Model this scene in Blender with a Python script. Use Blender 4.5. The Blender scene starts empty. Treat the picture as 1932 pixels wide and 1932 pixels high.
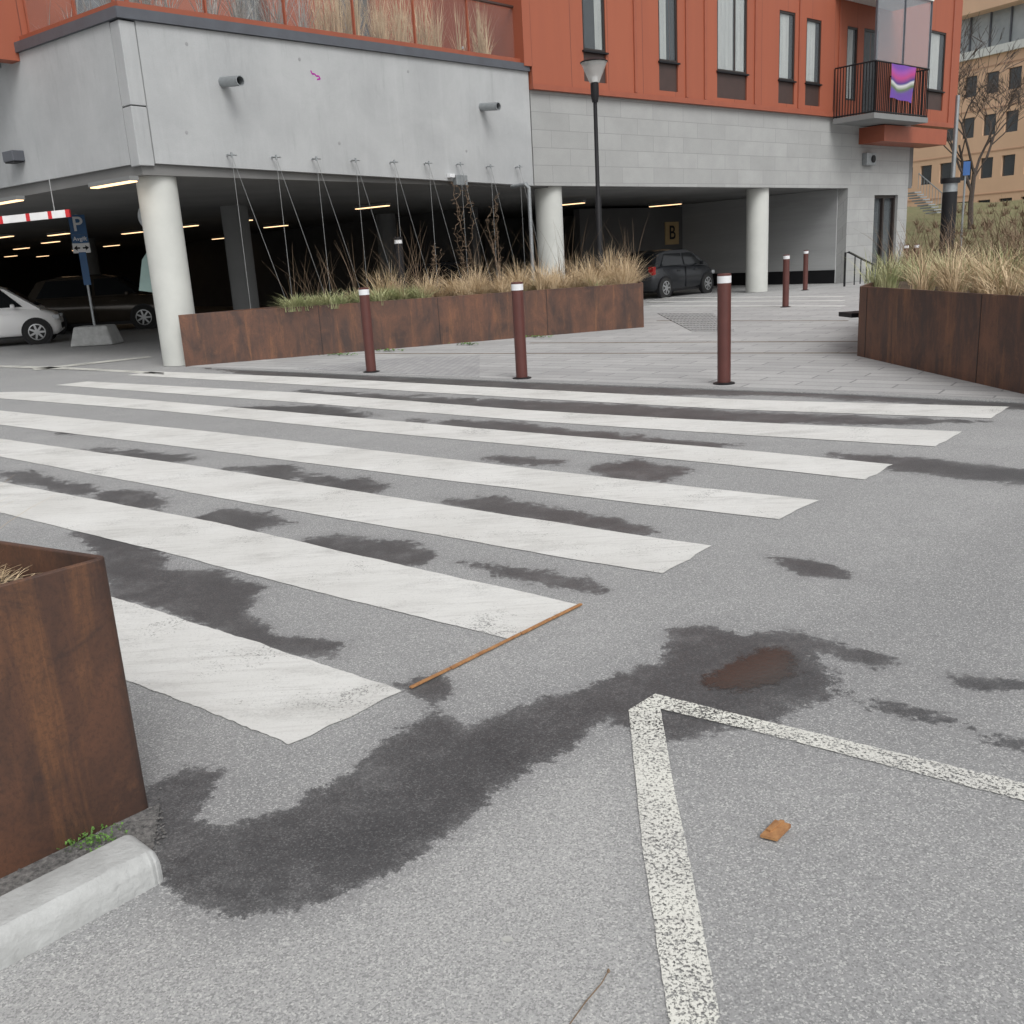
import bpy, bmesh, math, random
import numpy as np
from mathutils import Vector, Matrix
random.seed(7)
scene = bpy.context.scene
col = scene.collection
# ------------------------------------------------------------------ camera maths
FPX = 1786.0; CX = 966.0; H = 1.5
p = math.radians(15.05); r = math.radians(3.32)
R0 = Vector((1,0,0)); U0 = Vector((0,math.sin(p),math.cos(p))); F = Vector((0,math.cos(p),-math.sin(p)))
RV = R0*math.cos(r)-U0*math.sin(r); UV = R0*math.sin(r)+U0*math.cos(r)
CAM = Vector((0,0,H))
def ray(px,py): return F+RV*((px-CX)/FPX)-UV*((py-CX)/FPX)
def G(px,py,z=0.0):
    d=ray(px,py); t=(z-H)/d.z; q=CAM+d*t; return Vector((q.x,q.y,z))
def D(px,py,Y):
    d=ray(px,py); return CAM+d*(Y/d.y)
# ------------------------------------------------------------------ mesh builder
class MB:
    def __init__(s): s.v=[]; s.f=[]; s.uv=[]
    def add(s,vs,fs,uvs=None):
        o=len(s.v); s.v+= [tuple(q) for q in vs]
        for i,f in enumerate(fs):
            s.f.append(tuple(k+o for k in f)); s.uv.append(uvs[i] if uvs else None)
        return s
    def box(s,c,sz,rz=0.0,M=None):
        x,y,z=[k/2 for k in sz]
        vs=[Vector((a*x,b*y,cc*z)) for cc in(-1,1) for b in(-1,1) for a in(-1,1)]
        m=Matrix.Rotation(rz,3,'Z') if M is None else M
        c=Vector(c); vs=[m@q+c for q in vs]
        s.add(vs,[(0,2,3,1),(4,5,7,6),(0,1,5,4),(2,6,7,3),(0,4,6,2),(1,3,7,5)]); return s
    def prism(s,poly,z0,z1):
        n=len(poly); g=lambda z,i:(z[i] if isinstance(z,(list,tuple)) else z)
        vs=[(q[0],q[1],g(z0,i)) for i,q in enumerate(poly)]+[(q[0],q[1],g(z1,i)) for i,q in enumerate(poly)]
        fs=[tuple(range(n-1,-1,-1)),tuple(range(n,2*n))]+[(i,(i+1)%n,n+(i+1)%n,n+i) for i in range(n)]
        s.add(vs,fs); return s
    def tube(s,pts,rad,n=8,cap=True):
        pts=[Vector(q) for q in pts]; m=len(pts); vs=[]
        rr=rad if isinstance(rad,(list,tuple)) else [rad]*m
        for i,q in enumerate(pts):
            a=pts[max(0,i-1)]; b=pts[min(m-1,i+1)]; d=(b-a).normalized()
            k=Vector((0,0,1)) if abs(d.z)<.9 else Vector((1,0,0))
            e1=d.cross(k).normalized(); e2=d.cross(e1)
            for j in range(n):
                t=2*math.pi*j/n; vs.append(q+(e1*math.cos(t)+e2*math.sin(t))*rr[i])
        fs=[(i*n+j,i*n+(j+1)%n,(i+1)*n+(j+1)%n,(i+1)*n+j) for i in range(m-1) for j in range(n)]
        if cap: fs+=[tuple(range(n)),tuple(range((m-1)*n,m*n))]
        s.add(vs,fs); return s
    def lathe(s,c,prof,n=24,axis=None):
        c=Vector(c); vs=[]
        for (rd,z) in prof:
            for j in range(n):
                t=2*math.pi*j/n; q=Vector((rd*math.cos(t),rd*math.sin(t),z))
                if axis is not None: q=axis@q
                vs.append(c+q)
        m=len(prof)
        fs=[(i*n+j,i*n+(j+1)%n,(i+1)*n+(j+1)%n,(i+1)*n+j) for i in range(m-1) for j in range(n)]
        fs+=[tuple(range(n-1,-1,-1)),tuple(range((m-1)*n,m*n))]
        s.add(vs,fs); return s
    def build(s,name,mat,parent=None,smooth=False,bevel=0,fix=True):
        me=bpy.data.meshes.new(name)
        off=Vector((0,0,0)); base=None
        if parent is not None:
            q=parent
            while q is not None: off+=q.location; q=q.parent
        else:
            xs=[q[0] for q in s.v]; ys=[q[1] for q in s.v]; zs=[q[2] for q in s.v]
            base=Vector(((min(xs)+max(xs))/2,(min(ys)+max(ys))/2,min(zs))) if fix!='world' else Vector((0,0,0)); off=base
        me.from_pydata([(q[0]-off.x,q[1]-off.y,q[2]-off.z) for q in s.v],[],s.f)
        if any(u is not None for u in s.uv):
            L=me.uv_layers.new(name='UVMap')
            for pl,u in zip(me.polygons,s.uv):
                if u:
                    for li,c in zip(pl.loop_indices,u): L.data[li].uv=c
        me.update()
        if fix:
            b=bmesh.new(); b.from_mesh(me); bmesh.ops.recalc_face_normals(b,faces=b.faces); b.to_mesh(me); b.free()
        o=bpy.data.objects.new(name,me); col.objects.link(o)
        if parent is not None: o.parent=parent
        else: o.location=base
        if mat: me.materials.append(mat)
        if smooth:
            for pl in me.polygons: pl.use_smooth=True
            try: me.set_sharp_from_angle(angle=math.radians(smooth if smooth is not True else 40))
            except Exception: pass
        if bevel:
            md=o.modifiers.new('bevel','BEVEL'); md.width=bevel; md.segments=2; md.limit_method='ANGLE'
        return o
def tag(o,label=None,cat=None,group=None,kind=None):
    if label:o['label']=label
    if cat:o['category']=cat
    if group:o['group']=group
    if kind:o['kind']=kind
    return o
def empty(name,loc,label,cat,group=None,rz=0):
    o=bpy.data.objects.new(name,None); col.objects.link(o); o.location=loc; o.rotation_euler.z=rz
    o.empty_display_size=.1
    return tag(o,label,cat,group)
def copy_tree(o,parent=None):
    c=o.copy(); col.objects.link(c); c.parent=parent
    for ch in list(o.children): copy_tree(ch,c)
    return c
# ------------------------------------------------------------------ materials
def new(name):
    m=bpy.data.materials.new(name); m.use_nodes=True; nt=m.node_tree
    return m,nt,nt.nodes['Principled BSDF']
def N(nt,t,**k):
    n=nt.nodes.new(t)
    for a,b in k.items(): setattr(n,a,b)
    return n
def coords(nt,kind='Object',scale=(1,1,1),rz=0):
    tc=N(nt,'ShaderNodeTexCoord'); mp=N(nt,'ShaderNodeMapping')
    mp.inputs['Scale'].default_value=scale; mp.inputs['Rotation'].default_value=(0,0,rz)
    nt.links.new(tc.outputs[kind],mp.inputs[0]); return mp.outputs[0]
def noise(nt,vec,scale,detail=4,rough=.6,dist=0):
    n=N(nt,'ShaderNodeTexNoise'); n.inputs['Scale'].default_value=scale; n.inputs['Detail'].default_value=detail
    n.inputs['Roughness'].default_value=rough; n.inputs['Distortion'].default_value=dist
    nt.links.new(vec,n.inputs['Vector']); return n.outputs['Fac']
def cells(nt,vec,scale):
    n=N(nt,'ShaderNodeTexVoronoi'); n.inputs['Scale'].default_value=scale; nt.links.new(vec,n.inputs['Vector'])
    s=N(nt,'ShaderNodeSeparateColor'); nt.links.new(n.outputs['Color'],s.inputs[0]); return s.outputs[0],n.outputs['Distance']
def ramp(nt,fac,stops):
    n=N(nt,'ShaderNodeValToRGB'); e=n.color_ramp.elements
    while len(e)<len(stops): e.new(.5)
    for i,(ps,c) in enumerate(stops):
        e[i].position=ps; e[i].color=(c,c,c,1) if not isinstance(c,(tuple,list)) else tuple(c[:3])+(1,)
    nt.links.new(fac,n.inputs[0]); return n.outputs[0]
def mix(nt,fac,a,b,blend='MIX'):
    n=N(nt,'ShaderNodeMix',data_type='RGBA',blend_type=blend)
    for sock,v in((n.inputs[0],fac),(n.inputs[6],a),(n.inputs[7],b)):
        if isinstance(v,(int,float)): sock.default_value=v
        elif isinstance(v,(tuple,list)): sock.default_value=tuple(v[:3])+(1,)
        else: nt.links.new(v,sock)
    return n.outputs[2]
def math_(nt,op,a,b=0,c=0):
    n=N(nt,'ShaderNodeMath',operation=op)
    for i,v in enumerate((a,b,c)):
        if isinstance(v,(int,float)): n.inputs[i].default_value=v
        else: nt.links.new(v,n.inputs[i])
    return n.outputs[0]
def bump(nt,h,strength,dist=.01,nrm=None):
    n=N(nt,'ShaderNodeBump'); n.inputs['Strength'].default_value=strength; n.inputs['Distance'].default_value=dist
    nt.links.new(h,n.inputs['Height'])
    if nrm: nt.links.new(nrm,n.inputs['Normal'])
    return n.outputs[0]
def simple(name,c1,c2=None,scale=8,rough=.6,metal=0,bs=0,kind='Object',sc=(1,1,1),spec=.5):
    m,nt,b=new(name); v=coords(nt,kind,sc)
    c2=c2 or tuple(k*.8 for k in c1)
    f=noise(nt,v,scale); f2=ramp(nt,f,[(.3,0.),(.7,1.)])
    nt.links.new(mix(nt,f2,c1,c2),b.inputs['Base Color'])
    b.inputs['Roughness'].default_value=rough; b.inputs['Metallic'].default_value=metal
    b.inputs['Specular IOR Level'].default_value=spec
    if bs: nt.links.new(bump(nt,noise(nt,v,scale*6),bs),b.inputs['Normal'])
    return m
def emis(name,c,s):
    m,nt,b=new(name); b.inputs['Base Color'].default_value=c+(1,); b.inputs['Emission Color'].default_value=c+(1,); b.inputs['Emission Strength'].default_value=s; return m
# asphalt
def asphalt():
    m,nt,b=new('asphalt'); v=coords(nt)
    big=noise(nt,v,.45,5,.6); med=noise(nt,v,3.5,6,.65)
    g1,d1=cells(nt,v,230); fine=noise(nt,v,150,4,.85)
    base=mix(nt,ramp(nt,big,[(.35,0.),(.68,1.)]),(.285,.287,.287),(.350,.351,.350))
    base=mix(nt,ramp(nt,med,[(.35,0.),(.7,.6)]),base,(.265,.267,.268))
    ap=N(nt,'ShaderNodeAttribute',attribute_name='tone')
    base=mix(nt,ramp(nt,math_(nt,'ADD',ap.outputs['Fac'],math_(nt,'MULTIPLY',math_(nt,'SUBTRACT',med,.5),.3)),[(.38,0.),(.66,.55)]),base,(.44,.44,.432))
    ad=N(nt,'ShaderNodeAttribute',attribute_name='dark_zone')
    base=mix(nt,ramp(nt,math_(nt,'ADD',ad.outputs['Fac'],math_(nt,'MULTIPLY',math_(nt,'SUBTRACT',med,.5),.35)),[(.35,0.),(.75,.5)]),base,(.215,.217,.22))
    base=mix(nt,ramp(nt,g1,[(.0,.50),(.16,.45),(.32,0.)]),base,(.13,.132,.135))
    base=mix(nt,ramp(nt,g1,[(.76,0.),(.88,.42),(1.,.65)]),base,(.60,.60,.58))
    base=mix(nt,ramp(nt,fine,[(.36,.6),(.50,0.)]),base,(.16,.162,.165))
    at=N(nt,'ShaderNodeAttribute',attribute_name='wet')
    n1=noise(nt,v,2.6,9,.76,.4); n2=noise(nt,v,24,6,.85)
    w=math_(nt,'ADD',at.outputs['Fac'],math_(nt,'MULTIPLY',math_(nt,'SUBTRACT',n1,.5),.85))
    w=math_(nt,'ADD',w,math_(nt,'MULTIPLY',math_(nt,'SUBTRACT',n2,.5),.55))
    wet=ramp(nt,w,[(.48,0.),(.515,.85),(.64,1.)])
    halo=ramp(nt,w,[(.26,0.),(.5,.25)])
    mott=ramp(nt,noise(nt,v,3.2,9,.80),[(.34,1.),(.50,.92),(.66,.66)])
    wet2=math_(nt,'MULTIPLY',wet,mott)
    c=mix(nt,halo,base,(.20,.20,.202)); 
    dark=mix(nt,1.0,base,(.235,.237,.246),'MULTIPLY'); c=mix(nt,wet2,c,dark)
    nt.links.new(c,b.inputs['Base Color'])
    nt.links.new(math_(nt,'SUBTRACT',.9,math_(nt,'MULTIPLY',wet,.50)),b.inputs['Roughness'])
    b.inputs['Specular IOR Level'].default_value=.35
    nt.links.new(bump(nt,math_(nt,'ADD',g1,fine),.28,.003),b.inputs['Normal']); return m
def paint(name,wear,col_=(.68,.68,.66),fs=60,kf=.6,soft=.03,sp=.6):
    m,nt,b=new(name); v=coords(nt)
    big=noise(nt,v,1.3,5,.6); fine=noise(nt,v,120,4,.8); st=noise(nt,coords(nt,'Object',(1.2,18,1),math.radians(39)),1.5,7,.78)
    c=mix(nt,ramp(nt,big,[(.35,0.),(.7,.8)]),col_,(.56,.555,.53))
    c=mix(nt,ramp(nt,st,[(.50,0.),(.70,.55)]),c,(.42,.41,.39))
    blot=ramp(nt,noise(nt,coords(nt,'Object',(1.1,2.8,1),math.radians(39)),1.1,7,.75),[(.50,0.),(.70,.65)])
    c=mix(nt,math_(nt,'MULTIPLY',blot,ramp(nt,fine,[(.40,1.),(.58,.4)])),c,(.27,.265,.25))
    c=mix(nt,ramp(nt,fine,[(.3,sp),(.46,0.)]),c,(.36,.36,.35))
    nt.links.new(c,b.inputs['Base Color']); b.inputs['Roughness'].default_value=.75
    nt.links.new(bump(nt,fine,.35,.004),b.inputs['Normal'])
    wn=math_(nt,'ADD',math_(nt,'MULTIPLY',noise(nt,v,fs,4,.75),kf),math_(nt,'MULTIPLY',noise(nt,v,2.3,5,.65),1-kf))
    a=ramp(nt,wn,[(wear,0.),(wear+soft,1.)])
    nt.links.new(a,b.inputs['Alpha']); return m
def corten(name,k=1.0):
    m,nt,b=new(name); v=coords(nt,'Object',(1,1,1)); vs=coords(nt,'Object',(5,5,.5)); vd=coords(nt,'Object',(1.6,1.6,.8))
    f=noise(nt,vd,1.5,8,.68,.5); g=noise(nt,vs,1.2,8,.72,.3); h=noise(nt,v,80,4,.8); k_=noise(nt,v,6,8,.82,.8)
    S=lambda c:tuple(q*k for q in c)
    c=mix(nt,ramp(nt,f,[(.38,0.),(.64,1.)]),S((.058,.033,.026)),S((.150,.068,.040)))
    c=mix(nt,ramp(nt,g,[(.54,0.),(.68,.6)]),c,S((.26,.115,.05)))
    c=mix(nt,ramp(nt,k_,[(.56,0.),(.68,.35)]),c,S((.24,.11,.055)))
    c=mix(nt,ramp(nt,g,[(.32,.75),(.46,0.)]),c,S((.040,.030,.029)))
    c=mix(nt,ramp(nt,k_,[(.36,.4),(.46,0.)]),c,S((.040,.028,.026)))
    c=mix(nt,ramp(nt,h,[(.38,.4),(.52,0.)]),c,S((.045,.027,.022)))
    nt.links.new(c,b.inputs['Base Color']); b.inputs['Roughness'].default_value=.6
    nt.links.new(bump(nt,h,.2,.003),b.inputs['Normal']); return m
def concrete(name='pale_concrete',c1=(.425,.437,.442),c2=(.355,.365,.372)):
    m,nt,b=new(name); v=coords(nt,'UV'); vs=coords(nt,'UV',(3.5,.35,1))
    f=noise(nt,v,.7,7,.7,.3); s=noise(nt,vs,1.4,6,.7); h=noise(nt,v,60,3,.7)
    c=mix(nt,ramp(nt,f,[(.36,0.),(.66,1.)]),c1,c2)
    c=mix(nt,ramp(nt,s,[(.52,0.),(.75,.45)]),c,tuple(k*1.12 for k in c1))
    c=mix(nt,ramp(nt,s,[(.26,.55),(.42,0.)]),c,tuple(k*.74 for k in c2))
    c=mix(nt,ramp(nt,h,[(.3,.3),(.5,0.)]),c,tuple(k*.7 for k in c2))
    nt.links.new(c,b.inputs['Base Color']); b.inputs['Roughness'].default_value=.85
    nt.links.new(bump(nt,h,.15,.004),b.inputs['Normal']); return m
def brick(name,kind,bw,bh,c1,c2,mort,msize,rz=0,sc=1,rough=.85,offset=.5,squash=1,bst=.3):
    m,nt,b=new(name); v=coords(nt,kind,(1,1,1),rz)
    t=N(nt,'ShaderNodeTexBrick'); t.offset=offset; t.inputs['Scale'].default_value=1
    t.inputs['Brick Width'].default_value=bw; t.inputs['Row Height'].default_value=bh
    t.inputs['Mortar Size'].default_value=msize; t.inputs['Mortar Smooth'].default_value=.2
    t.inputs['Color1'].default_value=c1+(1,); t.inputs['Color2'].default_value=c2+(1,); t.inputs['Mortar'].default_value=mort+(1,)
    nt.links.new(v,t.inputs['Vector'])
    f=noise(nt,v,1.2,6,.65); h=noise(nt,v,70,3,.7)
    c=mix(nt,ramp(nt,f,[(.35,0.),(.7,.45)]),t.outputs['Color'],tuple(k*.75 for k in c1))
    c=mix(nt,ramp(nt,h,[(.35,.4),(.55,0.)]),c,tuple(k*.6 for k in c1))
    nt.links.new(c,b.inputs['Base Color']); b.inputs['Roughness'].default_value=rough
    inv=math_(nt,'SUBTRACT',1,t.outputs['Fac']); nt.links.new(bump(nt,inv,bst,.01),b.inputs['Normal']); return m
def glass(name='window_glass',tint=(.05,.06,.07),refl=.03,al=.35):
    m,nt,b=new(name); b.inputs['Base Color'].default_value=tint+(1,); b.inputs['Roughness'].default_value=refl
    b.inputs['Alpha'].default_value=al; b.inputs['Specular IOR Level'].default_value=1.; return m
def clear(name,a=.25,tint=(.5,.55,.56)):
    m,nt,b=new(name); b.inputs['Base Color'].default_value=tint+(1,); b.inputs['Roughness'].default_value=.05; b.inputs['Alpha'].default_value=a; b.inputs['Specular IOR Level'].default_value=.9; return m
def redclad():
    m,nt,b=new('red_cladding'); v=coords(nt,'UV'); vs=coords(nt,'UV',(3,.3,1))
    t=N(nt,'ShaderNodeTexBrick'); t.offset=0; t.inputs['Scale'].default_value=1
    t.inputs['Brick Width'].default_value=1.3; t.inputs['Row Height'].default_value=60; t.inputs['Mortar Size'].default_value=.010
    t.inputs['Color1'].default_value=(.335,.094,.048,1); t.inputs['Color2'].default_value=(.305,.084,.044,1); t.inputs['Mortar'].default_value=(.17,.05,.03,1)
    nt.links.new(v,t.inputs['Vector'])
    c=mix(nt,ramp(nt,noise(nt,vs,1.2,5,.6),[(.4,0.),(.7,.35)]),t.outputs['Color'],(.26,.073,.043))
    nt.links.new(c,b.inputs['Base Color']); b.inputs['Roughness'].default_value=.6
    nt.links.new(bump(nt,math_(nt,'SUBTRACT',1,t.outputs['Fac']),.5,.02),b.inputs['Normal']); return m
ROWANG=math.atan2(.593,-.805)
M=dict(
 asphalt=asphalt(), stripe=paint('crosswalk_paint',.355,fs=95,soft=.06), line=paint('worn_line_paint',.44,(.70,.70,.64),120,.82,.05,.4), oldline=paint('faded_floor_paint',.44,(.60,.60,.55)),
 corten=corten('corten_steel'), cortendark=corten('corten_steel_dark',.82), cortenlight=corten('corten_steel_orange',1.2), concrete=concrete(), column=simple('column_paint',(.55,.56,.53),(.49,.50,.475),2,.6,kind='Object'),
 stone=brick('stone_cladding','UV',1.25,.40,(.335,.34,.335),(.385,.39,.385),(.245,.245,.245),.007),
 paving=brick('paving','Object',1.0,.27,(.37,.37,.37),(.47,.47,.465),(.21,.21,.21),.012,rz=-ROWANG),
 cobble=brick('cobble','Object',.12,.12,(.34,.34,.345),(.44,.44,.44),(.19,.19,.19),.008,rz=-ROWANG),
 red=redclad(), redtrim=simple('red_trim',(.315,.088,.047),(.275,.076,.042),3,.5), darkred=simple('dark_brown_panel',(.06,.035,.03),(.05,.03,.026),4,.45),
 drain=simple('drain_slot',(.22,.18,.14),(.16,.13,.10),8,.8), plate=simple('tactile_plate',(.30,.30,.30),(.24,.24,.24),8,.8), palestrip=simple('pale_paving_strip',(.62,.62,.60),(.54,.54,.52),4,.8),
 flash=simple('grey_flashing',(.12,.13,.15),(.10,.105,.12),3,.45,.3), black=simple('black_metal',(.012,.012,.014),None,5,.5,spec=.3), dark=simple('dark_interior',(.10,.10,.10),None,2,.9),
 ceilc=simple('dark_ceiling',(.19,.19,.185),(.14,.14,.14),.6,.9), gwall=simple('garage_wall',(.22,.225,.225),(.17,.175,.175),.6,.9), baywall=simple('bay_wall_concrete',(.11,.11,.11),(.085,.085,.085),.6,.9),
 hole=simple('hole_fill',(.33,.335,.34),None,9,.9),
 frame=simple('window_frame',(.03,.022,.02),None,5,.4), glass=glass('window_glass',(.22,.25,.27),.03,.22), farglass=glass('far_glass',(.06,.07,.08),.05,.8), curtain=simple('pale_blind',(.72,.74,.71),(.58,.60,.58),2,.8,sc=(6,6,.3)),
 greyscreen=simple('grey_screen',(.30,.33,.35),(.20,.23,.25),.7,.4),
 clear=clear('balustrade_glass',.05), balcglass=clear('balcony_glass',.30,(.34,.38,.42)), coneglass=clear('lamp_glass',.45,(.80,.80,.78)),
 bollard=simple('bollard_brown',(.105,.034,.028),(.085,.028,.023),6,.45), white=simple('white_band',(.72,.73,.75),(.66,.67,.68),5,.4), 
 galv=simple('galvanised',(.36,.38,.39),(.28,.30,.31),12,.4,.6), steel=simple('thin_wire',(.42,.43,.43),None,10,.4,.5), wood=simple('orange_wood',(.42,.22,.09),(.26,.12,.05),40,.75,sc=(1,1,1)),
 straw=simple('dry_straw',(.68,.54,.36),(.40,.29,.17),2.2,.8), green=simple('green_blades',(.25,.30,.13),(.50,.48,.28),3,.7), brownst=simple('brown_twigs',(.22,.15,.095),(.13,.09,.06),9,.8),
 soil=simple('dark_soil',(.06,.045,.033),(.12,.085,.055),12,.95,bs=.5), gravel=simple('dark_gravel',(.30,.29,.28),(.07,.07,.07),70,.9,bs=.8),
 block=simple('weathered_concrete',(.46,.47,.465),(.34,.345,.34),9,.9,bs=.45), gum=simple('gum',(.46,.46,.44),None,30,.8), lamp=emis('warm_lamp',(1.,.66,.36),2.2),
 signblue=simple('sign_blue',(.02,.10,.25),None,3,.4), signwhite=simple('sign_white',(.75,.75,.75),None,3,.5), redband=simple('red_band',(.55,.02,.025),None,3,.5),
 tyre=simple('tyre',(.02,.02,.02),None,6,.8), rim=simple('alloy_rim',(.45,.46,.47),None,6,.35,.6), cwhite=simple('car_white',(.93,.93,.93),(.90,.90,.90),2,.35), cdark=simple('car_bronze',(.055,.045,.035),None,2,.18,.2),
 cgrey=simple('car_grey',(.022,.024,.028),None,2,.22), cglass=simple('car_glass',(.012,.014,.016),None,2,.06), tail=simple('tail_red',(.3,.01,.01),None,2,.2), head=simple('head_lamp',(.5,.52,.54),None,2,.1),
 hill=simple('hill_grass',(.20,.17,.09),(.13,.14,.06),1.5,.95,bs=.4), tan=simple('tan_facade',(.74,.50,.34),(.68,.46,.31),.5,.8), tanlow=simple('tan_panel_band',(.55,.35,.24),(.50,.31,.21),.8,.8),
 bark=simple('bark',(.085,.065,.055),(.06,.05,.045),10,.9), yellow=simple('ochre_sign',(.45,.32,.16),None,3,.7), teal=simple('teal_panel',(.25,.36,.34),None,3,.5), leafg=simple('weed_green',(.12,.26,.045),(.08,.16,.035),10,.6))
def flag():
    m,nt,b=new('flag_print'); v=coords(nt,'UV'); sp=N(nt,'ShaderNodeSeparateXYZ'); nt.links.new(v,sp.inputs[0])
    w=math_(nt,'ADD',sp.outputs[1],math_(nt,'MULTIPLY',math_(nt,'SINE',math_(nt,'MULTIPLY',sp.outputs[0],4.2)),.11))
    c=ramp(nt,w,[(0,(.13,.05,.32)),(.28,(.12,.06,.28)),(.38,(.10,.15,.06)),(.50,(.55,.55,.55)),(.56,(.05,.04,.20)),(.72,(.42,.05,.20)),(.88,(.30,.07,.34)),(1.,(.16,.06,.34))])
    nt.links.new(c,b.inputs['Base Color']); b.inputs['Roughness'].default_value=.6; return m
M['flag']=flag()
def water():
    m,nt,b=new('puddle_water'); b.inputs['Base Color'].default_value=(.058,.048,.042,1); b.inputs['Roughness'].default_value=.07; b.inputs['Specular IOR Level'].default_value=.45
    v=coords(nt)
    at=N(nt,'ShaderNodeAttribute',attribute_name='edge')
    a=ramp(nt,math_(nt,'ADD',at.outputs['Fac'],math_(nt,'MULTIPLY',math_(nt,'SUBTRACT',noise(nt,v,22,8,.85),.5),.9)),[(.50,0.),(.62,.75),(.8,.9)])
    nt.links.new(bump(nt,noise(nt,v,70,3,.7),.08,.003),b.inputs['Normal'])
    nt.links.new(a,b.inputs['Alpha']); return m
M['water']=water()
# ------------------------------------------------------------------ ground
def struct(o): o['kind']='structure'; return o
gm=MB(); S_=400
gm.add([(-S_,-S_,-.006),(S_,-S_,-.006),(S_,S_,-.006),(-S_,S_,-.006)],[(0,1,2,3)])
struct(gm.build('ground',M['asphalt'],fix='world'))
WET=[
[(270,1480),(330,1455),(400,1440),(395,1490),(350,1545),(420,1570),(520,1540),(620,1490),(690,1420),(820,1335),(740,1290),(840,1275),(860,1300),(835,1330),(870,1375),(980,1340),(1100,1310),(1160,1280),(1260,1240),(1275,1185),(1340,1180),(1400,1200),(1500,1195),(1600,1215),(1700,1245),(1660,1255),(1530,1230),(1570,1280),(1560,1315),(1480,1350),(1400,1380),(1330,1390),(1240,1390),(1130,1360),(1050,1420),(950,1480),(850,1570),(740,1640),(600,1700),(480,1735),(380,1720),(300,1680),(310,1620),(270,1560)],
[(150,1000),(280,1030),(310,1070),(420,1080),(490,1110),(470,1160),(520,1200),(650,1210),(630,1245),(520,1230),(420,1195),(330,1160),(210,1130),(190,1060)],
[(570,1020),(640,1010),(750,1022),(825,1040),(790,1063),(700,1065),(620,1052),(570,1035)],
[(340,985),(420,962),(500,968),(545,990),(480,1003),(400,998)],
[(150,935),(210,922),(330,945),(300,963),(220,957)],
[(830,940),(950,942),(1060,962),(1170,978),(1250,1008),(1150,1003),(1000,980),(880,962)],
[(570,898),(680,903),(745,920),(700,935),(600,918)],[(430,885),(540,878),(600,895),(520,908)],
[(160,848),(300,853),(380,865),(300,878)],[(870,1060),(1000,1072),(1100,1092),(1165,1122),(1080,1115),(960,1090)],
[(1100,880),(1200,868),(1300,885),(1260,908),(1150,902)],[(440,768),(600,765),(720,785),(620,795),(500,785)],
[(780,793),(950,795),(1060,810),(1200,823),(1400,838),(1330,850),(1150,838),(900,818)],
[(560,736),(700,743),(900,753),(1150,762),(1350,775),(1600,785),(1850,795),(1700,802),(1400,797),(1100,783),(800,770),(600,753)],
[(1450,1048),(1540,1058),(1595,1088),(1520,1085)],[(1550,853),(1700,863),(1960,888),(1960,918),(1750,897),(1600,874)],
[(1770,1268),(1960,1290),(1960,1308),(1820,1292)],[(1630,1322),(1720,1338),(1825,1372),(1740,1363)],[(1865,1392),(1960,1400),(1960,1430)],
[(380,693),(800,710),(1200,723),(1960,750),(1960,775),(1500,748),(1000,742),(600,726)],
[(-40,885),(60,895),(200,925),(150,938),(50,915)],[(1560,1300),(1600,1305),(1600,1318),(1565,1312)],
[(100,806),(330,815),(420,828),(300,832),(120,818)],[(900,858),(1050,868),(1080,880),(950,874)]]
TONE=[[(-700,2300),(-600,1800),(150,1790),(300,1720),(480,1745),(620,1705),(860,1575),(1060,1430),(1180,1400),(1215,1600),(1262,1932),(1290,2300)],
      [(700,1420),(860,1370),(700,1500),(480,1600),(420,1560)]]
DARK_ZONES=[[(2000,930),(1800,1010),(1500,1170),(1290,1250),(1250,1340),(1400,1420),(2000,1540)],[(-60,1000),(200,1010),(500,1110),(480,1180),(200,1130)],
       [(250,1430),(420,1420),(640,1440),(800,1310),(1150,1250),(1280,1160),(1700,1180),(1740,1270),(1400,1430),(1050,1470),(860,1600),(700,1700),(400,1770),(260,1700)]]  # darker asphalt at the right, damp asphalt around the big stain
def sdist(P,poly):
    a=np.array(poly); b=np.roll(a,-1,axis=0); d=np.full(len(P),1e9); ins=np.zeros(len(P),bool)
    for A,B in zip(a,b):
        e=B-A; w=P-A; t=np.clip((w@e)/(e@e+1e-12),0,1); q=w-t[:,None]*e; d=np.minimum(d,(q*q).sum(1))
        c=((A[1]<=P[:,1])&(P[:,1]<B[1]))|((B[1]<=P[:,1])&(P[:,1]<A[1]))
        xi=A[0]+(P[:,1]-A[1])/(B[1]-A[1]+1e-12)*e[0]; ins^=c&(P[:,0]<xi)
    d=np.sqrt(d); return np.where(ins,d,-d)
def grid(x0,x1,y0,y1,h,z):
    xs=np.arange(x0,x1+h/2,h); ys=np.arange(y0,y1+h/2,h); X,Y=np.meshgrid(xs,ys); nx=len(xs); ny=len(ys)
    P=np.stack([X.ravel(),Y.ravel()],1); V=np.column_stack([P,np.full(len(P),z)])
    i=np.arange(nx*ny).reshape(ny,nx); Fc=np.stack([i[:-1,:-1],i[:-1,1:],i[1:,1:],i[1:,:-1]],-1).reshape(-1,4)
    return P,V,Fc
P,V,Fc=grid(-9,8,.9,16.5,.055,0.0)
me=bpy.data.meshes.new('road'); me.from_pydata(V.tolist(),[],Fc.tolist())
def field(polys):
    best=np.full(len(P),-1e9)
    for poly in polys:
        w=[G(*q) for q in poly]; best=np.maximum(best,sdist(P,[(q.x,q.y) for q in w]))
    return best
far=np.clip(P[:,1]/10,.35,1.0)
def setat(n,val):
    at=me.attributes.new(n,'FLOAT','POINT'); at.data.foreach_set('value',np.clip(val,0,1).astype(np.float32))
setat('wet',.5+field(WET)/(.55*far)*.5+.02); setat('tone',.5+field(TONE)/.35*.5); setat('dark_zone',.5+field(DARK_ZONES)/.5*.5)
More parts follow.
